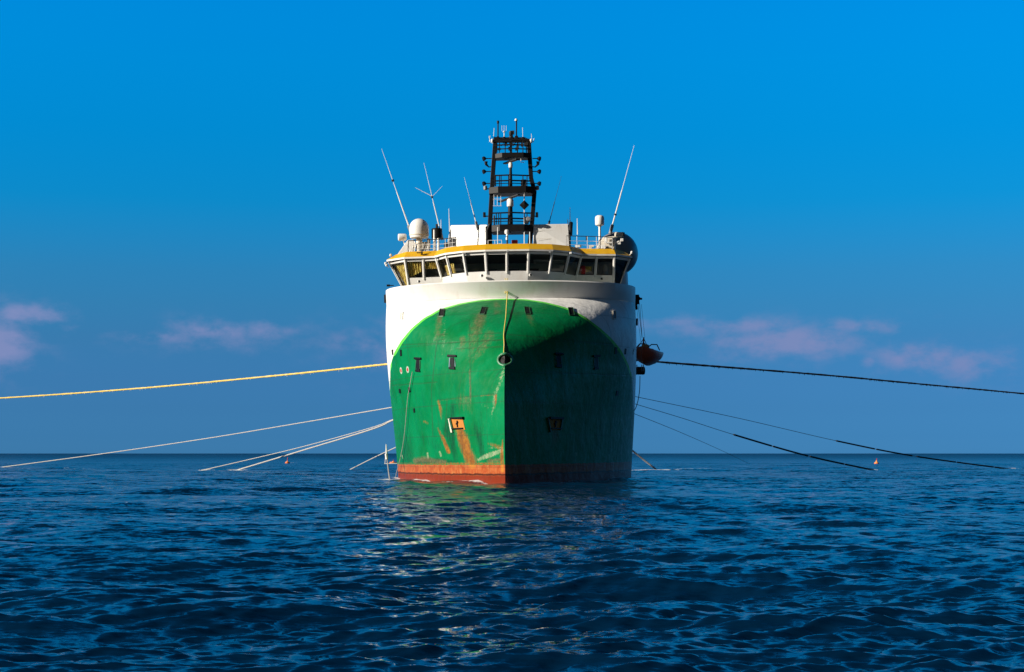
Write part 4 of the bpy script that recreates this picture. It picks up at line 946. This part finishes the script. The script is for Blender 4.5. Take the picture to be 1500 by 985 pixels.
# ------------------------------------------------------------------ ropes
def catmull(pts, n=14):
    pts = [Vector(p) for p in pts]; q = [pts[0] * 2 - pts[1]] + pts + [pts[-1] * 2 - pts[-2]]; out = []
    for i in range(1, len(q) - 2):
        for k in range(n):
            t = k / n; out.append(.5 * ((2 * q[i]) + (q[i + 1] - q[i - 1]) * t + (2 * q[i - 1] - 5 * q[i] + 4 * q[i + 1] - q[i + 2]) * t * t + (3 * q[i] - q[i - 1] - 3 * q[i + 1] + q[i + 2]) * t ** 3))
    out.append(pts[-1]); return out
rq = random.Random(9)
def rope(name, pts, r, mat, label, group=None, rough=0.0, tufts=0, cat='rope'):
    path = catmull([Wp(*p) for p in pts], 14 if not rough else 60)
    o0 = path[0].copy(); loc = [p - o0 for p in path]
    m = MB(); m.tube(loc, [r * (1 + rough * rq.uniform(-1, 1)) for _ in loc] if rough else r, 8)
    o = m.build(name, M[mat], None, smooth=True); o.location = o0; tag(o, label, cat, group)
    if tufts:
        m = MB()
        for _ in range(tufts):
            i = rq.randrange(len(loc) - 1); p = loc[i].lerp(loc[i + 1], rq.random()); a = rq.uniform(.5, 1.6) * r
            m.tube([p + Vector((0, -r * .4, -r * .5)), p + Vector((rq.uniform(-.1, .1), -r * .4, -r - a))], [r * .35, r * .12], 5)
        tag(m.build('weed', M['cream' if mat == 'rope_yellow' else 'sleeve'], o), kind='stuff')
    return o
rope('tow_rope', [(612, 530, 160), (570, 533.5, 165), (400, 551, 183), (200, 569.5, 203), (0, 583.5, 222), (-300, 600, 250), (-700, 632, 285), (-1000, 672, 310)], .115, 'rope_yellow', 'thick yellow tow rope crusted with weed, high off the ship\'s left side', 'ropes towed off the ship', .16, 170)
rope('tow_rope', [(612, 590, 160), (574, 597, 164), (430, 621.5, 179), (300, 643, 192), (150, 665, 207), (0, 685, 220), (-60, 693, 226)], .06, 'rope_white', 'thin pale rope sloping to the sea at the left frame edge', 'ropes towed off the ship')
rope('tow_rope', [(612, 602, 158), (574, 615.5, 162), (540, 628, 166), (430, 658, 176), (295, 689.5, 186), (280, 693, 187)], .05, 'rope_white', 'upper of the two pale ropes fanning out from one point on the left', 'ropes towed off the ship')
rope('tow_rope', [(612, 601, 157), (575, 616, 160), (545, 629, 163), (450, 658, 174), (347, 689, 188), (330, 694, 190)], .08, 'rope_white', 'lower, thicker of the two pale ropes fanning out on the left', 'ropes towed off the ship')
rope('tow_rope', [(625, 636, 148), (578, 656.5, 158), (545, 672, 176), (512, 688.5, 196), (504, 692, 200)], .06, 'rope_white', 'short pale rope entering the sea left of the marker pole', 'ropes towed off the ship')
rope('tow_rope', [(898, 524, 160), (966, 530.5, 166), (1200, 549, 190), (1350, 563, 206), (1500, 577, 222), (1800, 606, 250), (2100, 645, 290), (2300, 672, 320)], .11, 'rope_dark', 'thick dark weed covered tow rope leaving behind the orange boat', 'ropes towed off the ship', .2, 190)
def sleeved(pts, split, segs, label, r, rs_):
    o = rope('tow_rope', pts, r, 'rope_dark', label, 'ropes towed off the ship')
    xs_ = [p[0] for p in pts]
    def at(x): return Wp(x, float(np.interp(x, xs_, [p[1] for p in pts])), float(np.interp(x, xs_, [p[2] for p in pts]))) - Vector(o.location)
    # follow the curved rope itself
    co = [v.co.copy() for v in o.data.vertices]; ring_c = [sum((co[i * 8 + k] for k in range(8)), Vector()) / 8 for i in range(len(co) // 8)]
    rp = [HX + (p + Vector(o.location)).x * FPX / (p + Vector(o.location)).y for p in ring_c]
    for a, b in segs:
        pp = [Vector([float(np.interp(x, rp, [c[k] for c in ring_c])) for k in range(3)]) for x in np.linspace(a, b, 8)]
        m = MB(); m.tube(pp, rs_, 8); m.build('fairing_sleeve', M['sleeve'], o, smooth=True)
sleeved([(898, 573.5, 157), (932, 581.5, 161), (1080, 612.5, 174), (1225, 646, 186), (1343, 669, 195), (1494, 689.5, 202), (1520, 694, 203)], 1225, ((1225, 1281), (1284, 1336), (1343.5, 1400), (1402, 1455), (1457, 1494)), 'dark rope with black sleeves reaching the sea by the right frame edge', .03, .10)
sleeved([(898, 582, 157), (932, 592.5, 161), (1000, 613, 168), (1075, 637, 175), (1183, 668, 184), (1284, 690, 190), (1300, 694, 191)], 1075, ((1075, 1130), (1132.5, 1183), (1187, 1236), (1238, 1284)), 'dark sleeved rope entering the sea below the right orange buoy', .03, .11)
rope('tow_rope', [(898, 595, 157), (932, 607.5, 162), (1000, 635, 190), (1063, 663, 240), (1100, 681, 300)], .03, 'rope_dark', 'very thin dark rope dropping towards the horizon right of the hull', 'ropes towed off the ship')
rope('tow_rope', [(884, 628, 162), (898, 639, 167), (929, 662.5, 183), (945, 675.5, 191), (962, 688.5, 200), (966, 691.5, 202)], .12, 'rope_white', 'short pale rope running into white wash right of the hull', 'ropes towed off the ship')
# fairleads they leave through
for x, z in ((-1, 12.0), (-1, 7.6), (-1, 6.7), (-1, 4.3), (1, 12.5), (1, 8.8), (1, 8.2), (1, 7.2), (1, 3.9)):
    m = MB(); m.box((x * 10.95, 53.5, z), (.3, 1.2, .9)); part(m, 'tow_fairlead', 'darkgrey', bevel=.08)

def draped(name, pix, r, mat, label, off=.12, cat='rope'):
    pts = []
    for px, py, o_ in pix:
        p, sd_, up, n = hull_at(px, py); pts.append(MAT @ (p + n * (off + o_)))
    return pts
# yellow messenger line from the bridge front down to the bow fairlead
top = MAT @ P(743, 408, 10.9)
pts = [top]
for px, py, gap in ((743, 420, .35), (743, 432, .75), (742, 447, .75), (741, 464, .45), (739, 480, .22), (738, 492, .16), (738.5, 505, .14), (738, 516, .2), (738.5, 526, .35)):
    yy = 11.2 if py < 437 else hull_at(px, py)[0].y
    pts.append(MAT @ P(px, py, yy - gap))
pp = catmull(pts, 8); o0 = pp[0].copy(); m = MB(); m.tube([p - o0 for p in pp], .040, 7)
m.tube([p - o0 + Vector((-.16, .02, 0)) for p in pp[:16]], .035, 6)
o = m.build('messenger_line', M['rope_yellow'], None, smooth=True); o.location = o0; tag(o, 'yellow line hanging down the stem into the bow ring', 'rope')
# grey green line down the left bow
pts = draped('', [(607, 545, .05), (604, 560, .05), (601, 580, .05), (599, 600, .06), (597, 625, .08), (594, 650, .08), (590, 672, .1), (586, 690, .15), (584, 699, .15)], .04, None, None)
pp = catmull(pts, 8); o0 = pp[0].copy(); m = MB(); m.tube([p - o0 for p in pp], .028, 6); o = m.build('hanging_line', M['rope_white'], None, smooth=True); o.location = o0
tag(o, 'thin pale line hanging down the sunlit green bow to the waterline', 'rope')
pts = [MAT @ P(937.5, 551, yD), MAT @ P(937, 570, yD), MAT @ P(935, 585, yD), MAT @ P(932, 596, yD), MAT @ P(929, 602, yD)]
pp = catmull(pts, 6); o0 = pp[0].copy(); m = MB(); m.tube([p - o0 for p in pp], .035, 6); o = m.build('hanging_line', M['rope_dark'], None, smooth=True); o.location = o0
tag(o, 'dark slack line hanging below the fender at the right side', 'rope')

# ------------------------------------------------------------------ floats on the sea
def cone_buoy(px, py, Y, w, h, label, pole):
    o = empty('marker_buoy', ((px - HX) * Y / FPX, Y, 0)); tag(o, label, 'buoy', 'orange buoys on the sea')
    m = MB(); m.lathe([(w * .3, -.3), (w * .48, -.1), (w * .5, .12), (w * .42, .3), (w * .22, h * .5), (w * .10, h * .8), (.03, h)], n=16); m.build('float', M['orange_bright'], o, smooth=True)
    m = MB(); m.tube([(0, 0, h * .8), (.05, 0, h + pole)], .07, 6); m.build('pole', M['red'], o)
    m = MB(); m.lathe([(w * .50, .10), (w * .515, .13), (w * .50, .2)], n=16); m.build('collar', M['red'], o, smooth=True)
cone_buoy(1284, 679, 300, 1.0, .85, 'orange cone shaped buoy alone on the sea at right', .3)
cone_buoy(421, 679, 320, 1.05, .65, 'small orange buoy with white wash beyond the left ropes', .7)
cone_buoy(576, 678, 320, 1.7, .55, 'low orange buoy just left of the hull by the marker pole', .25)
sp = empty('marker_pole', Wp(571.5, 703, 122)); tag(sp, 'tall thin white marker pole floating just left of the hull', 'buoy')
L0 = Vector(sp.location)
m = MB(); m.tube([Wp(571.5, 708, 122) - L0, Wp(569, 690, 122) - L0, Wp(567, 672, 122) - L0], .045, 7); m.build('pole', M['rope_white'], sp)
m = MB(); m.tube([Wp(566.5, 673, 122) - L0, Wp(566.2, 660, 122) - L0, Wp(565.6, 651, 122) - L0], [.09, .075, .03], 8); m.tube([Wp(566.8, 673, 122) - L0, Wp(565.5, 665, 122) - L0], .11, 8); m.build('pole_head', M['white'], sp)
m = MB(); m.tube([Wp(563, 679.5, 122) - L0, Wp(582, 679, 122) - L0], .03, 6); m.tube([Wp(564, 679, 122) - L0, Wp(565, 665, 122) - L0], .025, 6); m.build('cross_stay', M['white'], sp)
